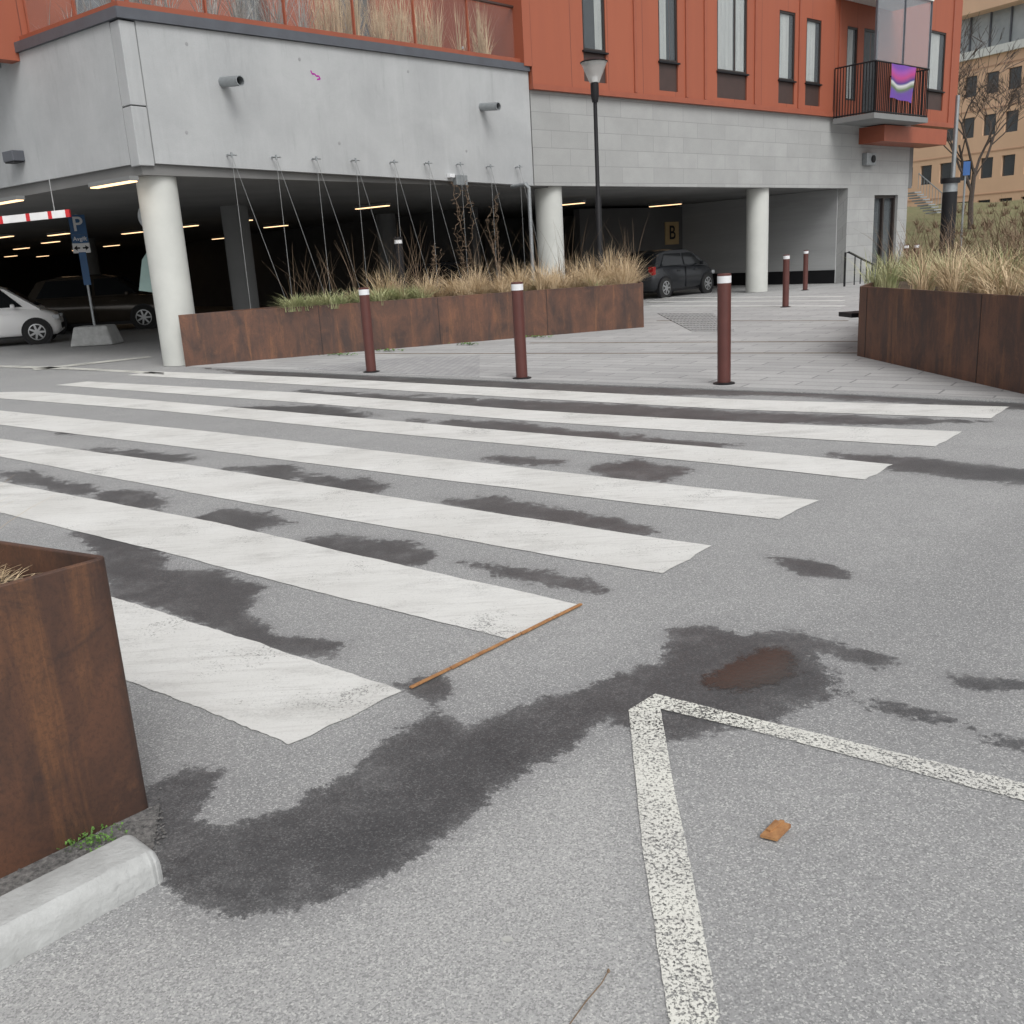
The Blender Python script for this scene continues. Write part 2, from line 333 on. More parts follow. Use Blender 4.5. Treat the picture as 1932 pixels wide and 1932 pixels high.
me.materials.append(M['asphalt']); road=bpy.data.objects.new('road',me); col.objects.link(road); struct(road)
PU=[(1290,1290),(1325,1262),(1370,1238),(1420,1220),(1468,1210),(1505,1222),(1530,1250),(1525,1282),(1470,1305),(1400,1316),(1335,1310)]
pw=[G(*q) for q in PU]; xs=[q.x for q in pw]; ys=[q.y for q in pw]
P2,V2,F2=grid(min(xs)-.1,max(xs)+.1,min(ys)-.1,max(ys)+.1,.02,.003)
mp_=bpy.data.meshes.new('puddle'); mp_.from_pydata(V2.tolist(),[],F2.tolist())
dd=sdist(P2,[(q.x,q.y) for q in pw]); at=mp_.attributes.new('edge','FLOAT','POINT'); at.data.foreach_set('value',np.clip(.5+dd*3.2-.1,0,1).astype(np.float32))
mp_.materials.append(M['water']); o=bpy.data.objects.new('puddle',mp_); col.objects.link(o); struct(o)
near=[G(400,694),G(700,706),G(1000,718),G(1300,728),G(1600,740),G(1932,756)]
np_=[(q.x,q.y) for q in near]+[(9,6.2),(30,10),(34,40),(16,36.5),(12,33.2),(1.0,24.0),(-5.4,16.35)]
struct(MB().prism(np_,-.004,.006).build('plaza_paving',M['paving'],fix='world'))
kp=[G(400,693),G(1000,717),G(1600,739),G(1990,758)]; kb=[G(400,696),G(1000,722),G(1600,745),G(1990,764)]
struct(MB().prism([(q.x,q.y) for q in kp+kb[::-1]],-.003,.010).build('kerb',M['asphalt'],fix='world'))
cb=[G(560,697),G(905,712),G(905,672),G(760,676)]
struct(MB().prism([(q.x,q.y) for q in cb],0,.0105).build('cobble_patch',M['cobble'],fix='world'))
STR=[
([(120,1098),(230,1133),(500,1218),(760,1305)],[(120,1235),(250,1290),(400,1345),(545,1406)]),
([(-60,898),(0,910),(400,985),(800,1077),(1098,1143)],[(-60,950),(0,968),(300,1040),(600,1118),(965,1207)]),
([(-80,818),(0,828),(400,884),(800,948),(1200,1010),(1342,1031)],[(-80,848),(0,862),(400,938),(800,1006),(1100,1060),(1250,1083)]),
([(-80,768),(0,775),(400,815),(800,861),(1200,908),(1545,945)],[(-80,791),(0,802),(400,851),(800,902),(1200,950),(1470,981)]),
([(-5,741),(60,738),(300,757),(700,791),(1000,817),(1400,849),(1685,877)],[(-80,745),(0,752),(300,775),(700,815),(1000,842),(1400,880),(1632,906)]),
([(165,720),(580,742),(1000,775),(1400,797),(1815,815)],[(105,727),(580,761),(1000,795),(1400,821),(1765,843)]),
([(290,701),(600,713),(1000,735),(1400,755),(1905,768)],[(240,708),(600,728),(1000,752),(1400,774),(1870,790)])]
def resample(pts,n):
    L=[0]; 
    for a,b in zip(pts,pts[1:]): L.append(L[-1]+(b-a).length)
    out=[]
    for i in range(n+1):
        t=L[-1]*i/n; k=0
        while k<len(L)-2 and L[k+1]<t: k+=1
        q=(t-L[k])/(L[k+1]-L[k]); out.append(pts[k].lerp(pts[k+1],q))
    return out
def stripmesh(T,B,n,z,wob=.012,sm=None):
    T=resample([G(*q) for q in T],n); B=resample([G(*q) for q in B],n); mb=MB(); vs=[]
    for _ in range(max(2,n//8) if sm is None else sm):
        for P_ in (T,B):
            for i in range(1,n): P_[i]=(P_[i-1]+P_[i]*2+P_[i+1])/4
    w1=w2=0
    for i in range(n+1):
        w1=w1*.6+random.uniform(-wob,wob)*.5; w2=w2*.6+random.uniform(-wob,wob)*.5
        a=T[i]+Vector((.6*w1,.7*w1,0)); b=B[i]+Vector((.6*w2,.7*w2,0)); 
        for k in range(7):
            q=a.lerp(b,k/6); 
            if i==n and 0<k<6: q=q+Vector((.8,-.6,0))*random.uniform(-.012,.012)
            vs.append((q.x,q.y,z))
    fs=[(i*7+k,i*7+k+1,(i+1)*7+k+1,(i+1)*7+k) for i in range(n) for k in range(6)]
    return mb.add(vs,fs)
for i,(T,B) in enumerate(STR):
    o=stripmesh(T,B,90,.004,.008).build('crosswalk_stripe',M['stripe'],fix='world'); struct(o)
o=stripmesh([(1186,1342),(1200,1480),(1212,1600),(1262,1932),(1285,2080)],[(1246,1338),(1270,1480),(1300,1620),(1360,1932),(1384,2080)],120,.006,.003,1).build('parking_line',M['line'],fix='world'); struct(o)
o=stripmesh([(1187,1341),(1236,1311),(1400,1352),(1932,1480),(2100,1518)],[(1196,1350),(1240,1338),(1400,1376),(1932,1513),(2100,1553)],160,.005,.003,0).build('parking_line',M['line'],fix='world'); struct(o)
for T,B in (([(-40,688),(150,694),(310,703)],[(-40,692),(150,698),(310,707)]),([(60,696),(280,672)],[(66,699),(290,674)])):
    struct(stripmesh(T,B,12,.004).build('parking_line',M['oldline'],fix='world'))
for i,(a,b_,nm_) in enumerate((((690,668),(1620,667),'drain'),((1000,648),(1618,645),'drain'),((1240,606),(1600,606),'drain'),((1225,578),(1590,578),'palestrip'),((1225,570),(1590,568),'palestrip'),((1225,563),(1590,560),'palestrip'))):
    A=G(*a);B=G(*b_); d=(B-A).normalized(); nn=Vector((-d.y,d.x,0)); w=.028 if nm_=='drain' else .12
    struct(MB().prism([(A-nn*w)[:2],(B-nn*w)[:2],(B+nn*w)[:2],(A+nn*w)[:2]],0,.012).build('drain_channel' if nm_=='drain' else 'paving_strip',M[nm_],fix='world'))
def tactile(px,label):
    q=[G(*k) for k in px]; mb=MB().prism([(k.x,k.y) for k in q],.004,.014)
    for i in range(14):
        for j in range(10):
            a=q[0].lerp(q[1],(i+.5)/14); b2=q[3].lerp(q[2],(i+.5)/14); c=a.lerp(b2,(j+.5)/10)
            mb.box((c.x,c.y,.018),(.07,.07,.012),.4)
    tag(mb.build('tactile_paving',M['plate']),label,'paving',kind='structure')
tactile([(1240,592),(1345,592),(1385,626),(1305,626)],'dotted tactile paving plate in the plaza beside the planter end')
# ------------------------------------------------------------------ walls helper
class Wall:
    def __init__(s,P0,P1,sign):
        s.P=Vector(P0); s.d=(Vector(P1)-s.P).normalized(); s.L=(Vector(P1)-s.P).length
        s.n=Vector((s.d.y,-s.d.x)) if sign>0 else Vector((-s.d.y,s.d.x))
    def pt(s,a,z,off=0):
        q=s.P+s.d*a+s.n*off; return Vector((q.x,q.y,z))
    def loc(s,px,py,off=0):
        d=ray(px,py); P=s.P+s.n*off; t=(P.x*s.n.x+P.y*s.n.y)/(d.x*s.n.x+d.y*s.n.y)
        q=CAM+d*t; return ((Vector((q.x,q.y))-P).dot(s.d), q.z)
    def slab(s,mb,poly,o0,o1):
        n=len(poly); vs=[s.pt(a,z,o0) for a,z in poly]+[s.pt(a,z,o1) for a,z in poly]
        fs=[tuple(range(n-1,-1,-1)),tuple(range(n,2*n))]+[(i,(i+1)%n,n+(i+1)%n,n+i) for i in range(n)]
        u=[(a,z) for a,z in poly]
        uv=[u[::-1],u]+[[u[i],u[(i+1)%n],(u[(i+1)%n][0]+.3,u[(i+1)%n][1]+.3),(u[i][0]+.3,u[i][1]+.3)] for i in range(n)]
        mb.add(vs,fs,uv); return mb
    def rect(s,mb,a0,a1,z0,z1,o0,o1): return s.slab(mb,[(a0,z0),(a1,z0),(a1,z1),(a0,z1)],o0,o1)
    def holes(s,mb,a0,a1,z0,z1,o0,o1,hs):
        A=sorted({a0,a1}|{min(max(k,a0),a1) for h in hs for k in h[:2]}); 
        for i in range(len(A)-1):
            m=(A[i]+A[i+1])/2; zs=sorted([(h[2],h[3]) for h in hs if h[0]<m<h[1]]); z=z0
            for (b0,b1) in zs:
                if b0>z: s.rect(mb,A[i],A[i+1],z,b0,o0,o1)
                z=max(z,b1)
            if z<z1: s.rect(mb,A[i],A[i+1],z,z1,o0,o1)
        return mb
C0=(-5.65,16.25)
WR=Wall(C0,(1.0,24.1),1)
WL=Wall(C0,(-9.8,19.53),-1)
WS=Wall((1.0,24.1),(12.0,33.4),1)
Z=lambda W,px,py:W.loc(px,py)
# ------------------------------------------------------------------ garage
ga=empty('parking_garage',(-5.65,16.25,0),'open concrete parking garage with round white corner column and overhanging beam','garage')
bt=[Z(WR,265,307),Z(WR,1003,350)]; tp=[Z(WR,222,34),Z(WR,1000,136)]
s1=(bt[1][0]+tp[1][0])/2
mb=MB(); 
WR.slab(mb,[(0.28,bt[0][1]),(s1,bt[1][1]),(s1,tp[1][1]),(0.28,tp[0][1])],0,-.35); mb.build('beam',M['concrete'],ga)
lb=Z(WL,0,355); lt=Z(WL,0,112); k=14/lb[0]
mb=MB(); WL.slab(mb,[(.28,bt[0][1]),(14,bt[0][1]+(lb[1]-bt[0][1])*k),(14,tp[0][1]+(lt[1]-tp[0][1])*k),(.28,tp[0][1])],0,-.35); mb.build('beam',M['concrete'],ga)
def cpt(a,b,off): 
    q=Vector(C0)+WR.d*a+WL.d*b; return (q.x,q.y)
def corner(e1,e2,za,zb):
    poly=[(C0[0]+(WR.n.x+WL.n.x)*e1,C0[1]+(WR.n.y+WL.n.y)*e1),cpt(e2,0,0),cpt(.26,.5,0),cpt(0,e2,0)]
    mb=MB(); n=4; vs=[(q[0],q[1],za) for q in poly]+[(q[0],q[1],zb) for q in poly]
    fs=[(3,2,1,0),(4,5,6,7)]+[(i,(i+1)%n,n+(i+1)%n,n+i) for i in range(n)]
    uv=[[(0,0)]*4,[(0,0)]*4]+[[(i*.6+20,za),(i*.6+20.4,za),(i*.6+20.4,zb),(i*.6+20,zb)] for i in range(n)]
    mb.add(vs,fs,uv); mb.build('corner_block',M['concrete'],ga,bevel=.01)
corner(.02,.26,bt[0][1]-.04,bt[0][1]+.85); corner(.012,.262,bt[0][1]+.87,tp[0][1]-.02)
for W in (WR,WL):
    jn=MB(); W.rect(jn,.262,.279,bt[0][1],tp[0][1],-.01,-.1); jn.build('joint',M['gwall'],ga)
def coping(W,sA,zA,sB,zB,name,mat,h0,h1,o0,o1,par):
    mb=MB(); W.slab(mb,[(sA,zA+h0),(sB,zB+h0),(sB,zB+h1),(sA,zA+h1)],o0,o1); return mb.build(name,mat,par)
zl14=tp[0][1]+(lt[1]-tp[0][1])*k
coping(WR,-.05,tp[0][1],s1,tp[1][1],'coping',M['flash'],0,.16,.06,-.5,ga)
coping(WL,-.05,tp[0][1],14,zl14,'coping',M['flash'],0,.16,.06,-.5,ga)
coping(WR,.05,tp[0][1],s1,tp[1][1],'terrace_edge',M['redtrim'],.162,.27,-.05,-.45,ga)
coping(WL,.05,tp[0][1],14,zl14,'terrace_edge',M['redtrim'],.162,.27,-.05,-.45,ga)
AX=Matrix(((WR.d.x,0,WR.n.x),(WR.d.y,0,WR.n.y),(0,1,0)))
for (x,y) in ((352,83),(565,112),(770,135),(873,90),(352,250),(640,270),(880,285)):
    s,z=Z(WR,x,y); MB().lathe(WR.pt(s,z,.001),[(.03,0),(.03,.003),(.018,.004)],12,AX).build('formwork_hole',M['hole'],ga)
ce=3.12
cp=[cpt(.05,.05,0),(1.0-.2,24.1+.1),(12-.1,33.4+.1),(15.2,36.1),(15.2-32,36.1+38),(-41,44.5)]
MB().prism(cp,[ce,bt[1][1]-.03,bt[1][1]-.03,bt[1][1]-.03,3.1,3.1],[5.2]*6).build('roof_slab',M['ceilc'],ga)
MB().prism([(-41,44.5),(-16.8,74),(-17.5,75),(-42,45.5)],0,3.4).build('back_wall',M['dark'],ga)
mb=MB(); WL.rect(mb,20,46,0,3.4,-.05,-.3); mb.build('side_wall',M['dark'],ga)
def column(x,y,rad,h,mat,name='column'):
    return MB().lathe((x,y,0),[(rad,0),(rad,h)],40).build(name,mat,ga,smooth=True)
q=D(344,680,16.93); column(q.x,q.y,.325,bt[0][1]-.045,M['column'])
for (px,Y) in ((455,25),(735,33),(170,38),(930,41),(560,45),(300,50)):
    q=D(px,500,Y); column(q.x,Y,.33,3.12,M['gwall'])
# ------------------------------------------------------------------ stone base and red apartment building
ab=empty('apartment_building',(12,33.4,0),'red clad apartment building with tall narrow windows above a grey stone storey','building')
sr=WS.loc(1600,355)[0]; sc=WS.loc(1716,300)[0]; sred=WS.loc(1803,150)[0]
zbA,zbB=WS.loc(1005,350)[1],WS.loc(1600,355)[1]; ztA,ztB=WS.loc(1005,170)[1],WS.loc(1570,222)[1]
slope=(ztB-ztA)/WS.loc(1570,222)[0]; zT=lambda s:ztA+slope*s
mb=MB(); WS.slab(mb,[(0,zbA),(sr,zbB),(sr,zT(sr)),(0,zT(0))],0,-.35)
ds0=WS.loc(1648,420)[0]; ds1=WS.loc(1692,420)[0]; dz=WS.loc(1660,368)[1]
WS.slab(mb,[(sr,0),(ds0,0),(ds0,zT(ds0)),(sr,zT(sr))],0,-.35)
WS.slab(mb,[(ds0,dz),(ds1,dz),(ds1,zT(ds1)),(ds0,zT(ds0))],0,-.35)
WS.slab(mb,[(ds1,0),(sc,0),(sc,zT(sc)),(ds1,zT(ds1))],0,-.35)
mb.build('stone_wall',M['stone'],ab)
mb=MB(); WS.rect(mb,sc-.35,sc,0,zT(sc)-.05,-.35,-9); mb.build('stone_wall',M['stone'],ab)
mb=MB(); WS.rect(mb,sr-.05,sr+.25,0,zbB,-.36,-14); mb.build('side_wall',concrete('inner_concrete',(.42,.43,.43),(.33,.335,.34)),ab)
mb=MB(); WS.rect(mb,4,sr,0,zbB,-14,-14.3); mb.build('back_wall',M['gwall'],ab)
mb=MB(); WS.rect(mb,3.6,3.9,0,3.2,-7,-48); mb.build('side_wall',M['dark'],ab)
mb=MB(); WS.rect(mb,sr-.07,sr-.05,0,.45,-.36,-13.9); mb.build('skirting',M['black'],ab)
for px in (1036,1429):
    s,_=WS.loc(px,400,-.45); q=WS.pt(s,0,-.45)
    MB().lathe((q.x,q.y,0),[(.34,0),(.34,zbA)],40).build('column',M['column'],ab,smooth=True)
dr=MB(); WS.rect(dr,ds0,ds1,.02,dz,-.2,-.25)
do=MB(); 
for a,b_,c,d_ in ((ds0,ds0+.1,0,dz),(ds1-.1,ds1,0,dz),(ds0+.1,ds1-.1,dz-.1,dz),((ds0+ds1)/2-.05,(ds0+ds1)/2+.05,0,dz-.1)): WS.rect(do,a,b_,c,d_,-.1,-.26)
dor=do.build('door',M['frame'],ab); dr.build('pane',M['glass'],dor)
mb=MB(); WS.rect(mb,ds0-.1,ds1+.1,0,dz+.1,-1.2,-1.3); mb.build('door_lobby',M['curtain'],ab)
OFF=.10
WIN=[(1098,1141,-60,97,155),(1242,1278,-60,117,172),(1353,1410,-60,137,187),(1470,1500,18,152,196),(1521,1549,33,158,200),(1597,1617,48,190,None),(1628,1655,52,215,None),(1752,1783,55,172,208)]
ww=[];hs=[]
for (x0,x1,y0,y1,y2) in WIN:
    a0=WS.loc(x0,(y0+y1)/2,OFF)[0]; a1=WS.loc(x1,(y0+y1)/2,OFF)[0]; z1=WS.loc(x0,y0,OFF)[1]; z0=WS.loc((x0+x1)/2,y1,OFF)[1]
    if y0<0: z1=WS.loc(x0,-20,OFF)[1]+.6
    zp=WS.loc((x0+x1)/2,y2,OFF)[1] if y2 else None
    ww.append((a0,a1,z0,z1,zp)); hs.append((a0,a1,zp if zp else z0,z1))
mb=MB()
WS.holes(mb,0.0,sred,zT(0)+.12,13,OFF,-.2,hs); mb.build('red_wall',M['red'],ab)
mb=MB(); WS.slab(mb,[(-.02,zT(0)),(sred,min(zT(0),zT(sred))),(sred,zT(0)+.13),(-.02,zT(0)+.12)],OFF+.04,-.3); mb.build('base_trim',M['redtrim'],ab)
mb=MB(); WS.rect(mb,-.25,0,tp[1][1]+.1,13,OFF+.02,-10); mb.build('red_wall',M['red'],ab)
mb=MB(); WS.rect(mb,sred-.3,sred,zT(sred),13,-.21,-9); mb.build('red_wall',M['red'],ab)
mb=MB(); WS.rect(mb,.02,sred-.32,zT(0)+.2,12.9,-2.2,-2.4); mb.build('room_wall',M['dark'],ab)
for px in (1198,1295,1330,1425,1508,1583,1796):
    mb=MB(); a=WS.loc(px,100,OFF)[0]; WS.rect(mb,a-.05,a+.05,zT(0)+.135,13,OFF+.035,OFF-.01); mb.build('cladding_rib',M['redtrim'],ab)
for i,(a0,a1,z0,z1,zp) in enumerate(ww):
    f=.06; mb=MB()
    for (b0,b1,c0,c1) in ((a0,a0+f,z0,z1),(a1-f,a1,z0,z1),(a0+f,a1-f,z1-f,z1),(a0+f,a1-f,z0,z0+f)): WS.rect(mb,b0,b1,c0,c1,OFF-.02,-.12)
    if i==2: WS.rect(mb,a0+(a1-a0)*.62-.03,a0+(a1-a0)*.62+.03,z0+f,z1-f,OFF-.04,-.1)
    w=mb.build('window',M['frame'],ab)
    mb=MB(); WS.rect(mb,a0+f,a1-f,z0+f,z1-f,.05,.04); mb.build('pane',M['glass'],w)
    if i!=6:
        c0,c1=(a0+f+.02,a0+(a1-a0)*(.5 if i==1 else .72)) if i!=2 else (a0+f,a1-f)
        if i==0: c0,c1=a0+(a1-a0)*.62,a1-f
        mb=MB(); n_=14
        for j in range(n_):
            u0=c0+(c1-c0)*j/n_;u1=c0+(c1-c0)*(j+1)/n_; o_=.0 if j%2 else .025
            mb.add([WS.pt(u0,z0+f,o_),WS.pt(u1,z0+f,.025-o_),WS.pt(u1,z1-f,.025-o_),WS.pt(u0,z1-f,o_)],[(0,1,2,3)])
        mb.build('blind',M['curtain'],w,fix=False)
    if zp:
        mb=MB(); WS.rect(mb,a0,a1,zp,z0-.04,OFF-.04,-.1); mb.build('spandrel_panel',M['darkred'],ab)
        mb=MB(); WS.rect(mb,a0-.04,a1+.04,z0-.04,z0,OFF+.06,-.1); mb.build('window_sill',M['black'],ab)
zf=WS.loc(1568,236)[1]; a0=WS.loc(1570,200,OFF)[0]; dep=1.55
zr=WS.loc(1572,130,OFF)[1]
a1=WS.loc(1752,200,dep)[0]
mb=MB(); WS.rect(mb,a0,a1,zf,zf+.16,dep,OFF+.05); bal=mb.build('balcony',M['gwall'],ab)
mb=MB()
def rail(p0,p1,n):
    for i in range(n+1):
        q=p0.lerp(p1,i/n); mb.box((q.x,q.y,(zf+.1+zr)/2),(.022,.022,zr-zf-.12),.6)
    for zz in (zr,zf+.2):
        mb.tube([Vector((p0.x,p0.y,zz)),Vector((p1.x,p1.y,zz))],.025,6)
cA=WS.pt(a0+.03,0,OFF+.05);cB=WS.pt(a0+.03,0,dep-.03);cC=WS.pt(a1-.03,0,dep-.03);cD=WS.pt(a1-.03,0,OFF+.05)
rail(cA,cB,14);rail(cB,cC,max(6,int((a1-a0)/.11)));rail(cC,cD,14)
mb.build('railing',M['black'],bal)
zu=WS.loc(1572,2)[1]+.05
mb=MB(); WS.rect(mb,a0,a1,zu,zu+.2,dep,OFF+.05); mb.build('balcony',M['curtain'],ab)
mb=MB(); WS.rect(mb,a0+.05,a1-.05,zr+.03,zu,dep-.06,dep-.075); mb.build('balcony_glazing',M['balcglass'],ab)
for a in (a0+.03,(a0+a1)/2,a1-.03): 
    mb=MB(); WS.rect(mb,a-.02,a+.02,zr,zu,dep-.03,dep-.09); mb.build('glazing_post',M['flash'],ab)
b0=WS.loc(1668,262,.9)[0]; b1=WS.loc(1786,262,.9)[0]; zo=WS.loc(1700,268,.9)[1]
mb=MB(); WS.rect(mb,b0,b1,zo,zf-.03,.9,-.1); mb.build('overhang',M['redtrim'],ab)
fl=MB(); f0=WS.loc(1680,120,dep+.03);f1=WS.loc(1727,120,dep+.03);f2=WS.loc(1700,187,dep+.03)
n=12; vs=[];uvs=[];fs=[]
for i in range(n+1):
    for j in range(9):
        u=i/n;v_=j/8; a=f0[0]+(f1[0]-f0[0])*u*(1-.08*(1-v_)); z=f0[1]+(f2[1]-f0[1])*(1-v_)-.08*u*(1-v_)
        vs.append(WS.pt(a,z,dep+.06+.04*math.sin(u*11+v_*2)*(1-v_*.6)))
for i in range(n):
    for j in range(8):
        q=(i*9+j,(i+1)*9+j,(i+1)*9+j+1,i*9+j+1); fs.append(q); uvs.append([(i/n,j/8),((i+1)/n,j/8),((i+1)/n,(j+1)/8),(i/n,(j+1)/8)])
fl.add(vs,fs,uvs); tag(fl.build('flag',M['flag'],smooth=True,fix='world'),'purple and pink patterned flag tied over the balcony railing','flag')
s,z=WS.loc(1635,301); wl=empty('wall_fixture',WS.pt(s,z,0),'grey box fixture with round eye on the stone wall under the balcony','fixture')
mb=MB(); WS.rect(mb,s-.3,s+.3,z-.2,z+.2,.2,.0); mb.build('housing',M['galv'],wl,bevel=.02)
AS=Matrix(((WS.d.x,0,WS.n.x),(WS.d.y,0,WS.n.y),(0,1,0)))
MB().lathe(WS.pt(s+.08,z,.2),[(.12,0),(.12,.03),(.05,.035)],20,AS).build('lens',M['black'],wl)
hr=empty('handrail',G(1597,540),'black metal handrail at the steps beside the stone wall door','handrail')
mb=MB(); b=G(1593,541); t2=WS.pt(ds0-.15,0,.5)
top=[Vector((b.x,b.y,0)),Vector((b.x,b.y,1.05)),Vector((b.x+.15,b.y+.1,1.05)),Vector((t2.x,t2.y,.35)),Vector((t2.x,t2.y,-.05))]
mb.tube(top,.035,8)
for i in range(1,6):
    q=top[2].lerp(top[3],i/6); mb.tube([q,Vector((q.x,q.y,0))],.018,6)
mb.build('rail',M['black'],hr)
# ------------------------------------------------------------------ terrace
def balustrade(W,sA,zA,sB,zB,n,label):
    e=empty('glass_balustrade',W.pt(sA,zA+.27,-.25),label,'balustrade')
    for i in range(n):
        u0=i/n;u1=(i+1)/n; a0_=sA+(sB-sA)*u0+.04;a1_=sA+(sB-sA)*u1-.04; z0_=zA+(zB-zA)*u0+.28;z1_=zA+(zB-zA)*u1+.28
        mb=MB(); W.slab(mb,[(a0_,z0_),(a1_,z1_),(a1_,z1_+1.1),(a0_,z0_+1.1)],-.24,-.25); mb.build('glass_panel',M['clear'],e)
        mb=MB(); W.rect(mb,a0_-.055,a0_-.025,z0_-.02,z0_+1.1,-.22,-.28); mb.build('post',M['redtrim'],e)
    mb=MB(); W.slab(mb,[(sA,zA+1.38),(sB,zB+1.38),(sB,zB+1.42),(sA,zA+1.42)],-.2,-.29); mb.build('top_rail',M['darkred'],e)
balustrade(WR,.1,tp[0][1],s1-.1,tp[1][1],6,'glass balustrade with red posts along the terrace above the long garage beam')
balustrade(WL,.1,tp[0][1],13.9,zl14,9,'glass balustrade with red posts above the left side of the garage')
tw=empty('terrace_house',WR.pt(4,5,-3),'red clad upper storey standing back behind the terrace grasses','building')
mb=MB(); hs2=[(1,2.2,5.9,8.6),(4.6,5.4,5.9,8.6),(7.4,8.6,5.9,8.6)]
WR.holes(mb,-2,s1+3,5.3,12,-3.2,-3.5,hs2); mb.build('wall',M['red'],tw)
for h in hs2:
    mb=MB(); WR.rect(mb,h[0],h[1],h[2],h[3],-3.4,-3.45); w=mb.build('window',M['glass'],tw)
    mb=MB(); WR.rect(mb,h[0],h[0]+.06,h[2],h[3],-3.15,-3.39); mb.build('frame',M['frame'],w)
mb=MB(); WR.rect(mb,-2,s1+3,5.3,12,-3.9,-4); mb.build('room_wall',M['greyscreen'],tw)
mb=MB(); WL.rect(mb,3.5,18,5.3,12,-3.6,-3.9); mb.build('wall',M['greyscreen'],tw)
for i in range(8): mb=MB(); WL.rect(mb,3.6+i*1.7,3.6+i*1.7+.12,5.3,12,-3.5,-3.62); mb.build('mullion',M['redtrim'] if i%2 else M['curtain'],tw)
# ------------------------------------------------------------------ grasses
def blade(mb,b,ang,h,lean,w,seg=4,droop=.5):
    d=Vector((math.cos(ang),math.sin(ang),0)); sd=Vector((-d.y,d.x,0)); sd=(sd*random.uniform(.3,1)+d*random.uniform(-.5,.5)).normalized()
    vs=[]
    for i in range(seg+1):
        t=i/seg; q=b+d*(lean*t**1.6)+Vector((0,0,h*(t-droop*t*t*.5)))
        ww_=w*(1-t)**.6+.0008; vs+= [q-sd*ww_/2,q+sd*ww_/2]
    mb.add(vs,[(2*i,2*i+1,2*i+3,2*i+2) for i in range(seg)])
def clump(mb,x,y,z,h,n,spread,w=.012,droop=.7):
    for i in range(n):
        a=random.uniform(0,6.283); rr=random.uniform(0,.12); k=random.uniform(.4,1)
        blade(mb,Vector((x+rr*math.cos(a),y+rr*math.sin(a),z)),a+random.uniform(-.8,.8),h*k,spread*random.uniform(.1,1),w*random.uniform(.6,1.2),4,droop*random.uniform(.7,1.6))
def inpoly(x,y,poly):
    c=False
    for i in range(len(poly)):
        a=poly[i-1];b=poly[i]
        if (a[1]>y)!=(b[1]>y) and x<(b[0]-a[0])*(y-a[1])/(b[1]-a[1])+a[0]: c=not c
    return c
def planter(poly,h,label,cat='planter',soil=.1,th=.03,seams=(),mat='corten'):
    c=Vector((sum(q[0] for q in poly)/len(poly),sum(q[1] for q in poly)/len(poly),0))
    e=empty('planter',c,label,cat)
    n=len(poly); mb=MB(); cc=Vector((c.x,c.y))
    pts=[Vector(q) for q in poly]; inn=[]
    for i in range(n):
        a=pts[i-1];b=pts[i];d=pts[(i+1)%n]; d1=(b-a).normalized();d2=(d-b).normalized(); n1=Vector((-d1.y,d1.x));n2=Vector((-d2.y,d2.x))
        if n1.dot(cc-b)<0:n1=-n1
        if n2.dot(cc-b)<0:n2=-n2
        m_=(n1+n2); m_=m_/max(.3,m_.dot(n1)); inn.append(b+m_*th)
    vs=[(q.x,q.y,.0) for q in pts]+[(q.x,q.y,h) for q in pts]+[(q.x,q.y,h) for q in inn]+[(q.x,q.y,h-soil-.05) for q in inn]
    fs=[]
    for L in range(3):
        for i in range(n): j=(i+1)%n; fs.append((L*n+i,L*n+j,(L+1)*n+j,(L+1)*n+i))
    mb.add(vs,fs); mb.build('steel_wall',M[mat],e,bevel=.004)
    mb=MB(); mb.add([(q.x,q.y,h-soil) for q in inn],[tuple(range(n))]); mb.build('soil',M['soil'],e)
    for (i,t) in seams:
        mb=MB(); a=pts[i];b=pts[(i+1)%n];q=a.lerp(b,t);d=(b-a).normalized();nn=Vector((d.y,-d.x))
        if nn.dot(cc-q)>0:nn=-nn
        q=q+nn*.002; mb.box((q.x,q.y,h/2),(.010,.005,h-.02),math.atan2(d.y,d.x)); mb.build('seam',M['frame'],e)
    return e
g0=G(350,692);g1=G(1215,618)
pm=[(g0.x,g0.y),(g1.x,g1.y),(3.1,22.3),(1.2,23.3)]
q=WR.pt(.9,0,.12); pm.append((q.x,q.y)); hm=.87
planter(pm,hm,'long low rusty steel planter along the garage opening',seams=((0,.27),(0,.52),(0,.765)),soil=.08)
mbS=MB();mbG=MB();mbT=MB()
for i in range(105):
    u=(i+random.random())/105; v_=random.random()**1.2
    px_u=.2+u*.79
    a=Vector(pm[0]).lerp(Vector(pm[1]),px_u); b_=Vector(pm[4]).lerp(Vector(pm[2]),px_u); q=a.lerp(b_,.06+v_*.7)
    h=random.choice((.42,.55,.75,.95))*(1 if px_u>.42 else .6)
    if px_u<.48 and v_<.6: clump(mbG,q.x,q.y,hm-.08,random.uniform(.36,.58),110,.42,.012)
    elif px_u>.42 or v_>.6: clump(mbS,q.x,q.y,hm-.08,h,100,.6,.010,random.uniform(.5,.9))
    if random.random()<.16: clump(mbG,q.x,q.y,hm-.08,.42,60,.40,.010)
    if random.random()<.34 and px_u>.3:
        for k_ in range(5): blade(mbT,Vector((q.x,q.y,hm-.1)),random.uniform(0,6.28),random.uniform(.9,1.7),random.uniform(.1,.8),.007,5,.25)
for (px,Y,hh_) in ((1150,20.6,1.25),(1165,20.3,1.15),(1190,19.9,1.0),(1120,20.9,1.1),(1085,20.7,1.0),(730,18.3,1.0),(712,18.4,.95),(750,18.6,.85),(900,20,1.0),(975,20,1.0)):
    q=D(px,500,Y); clump(mbS,q.x,q.y,hm-.08,hh_,100,.55,.010,.5)
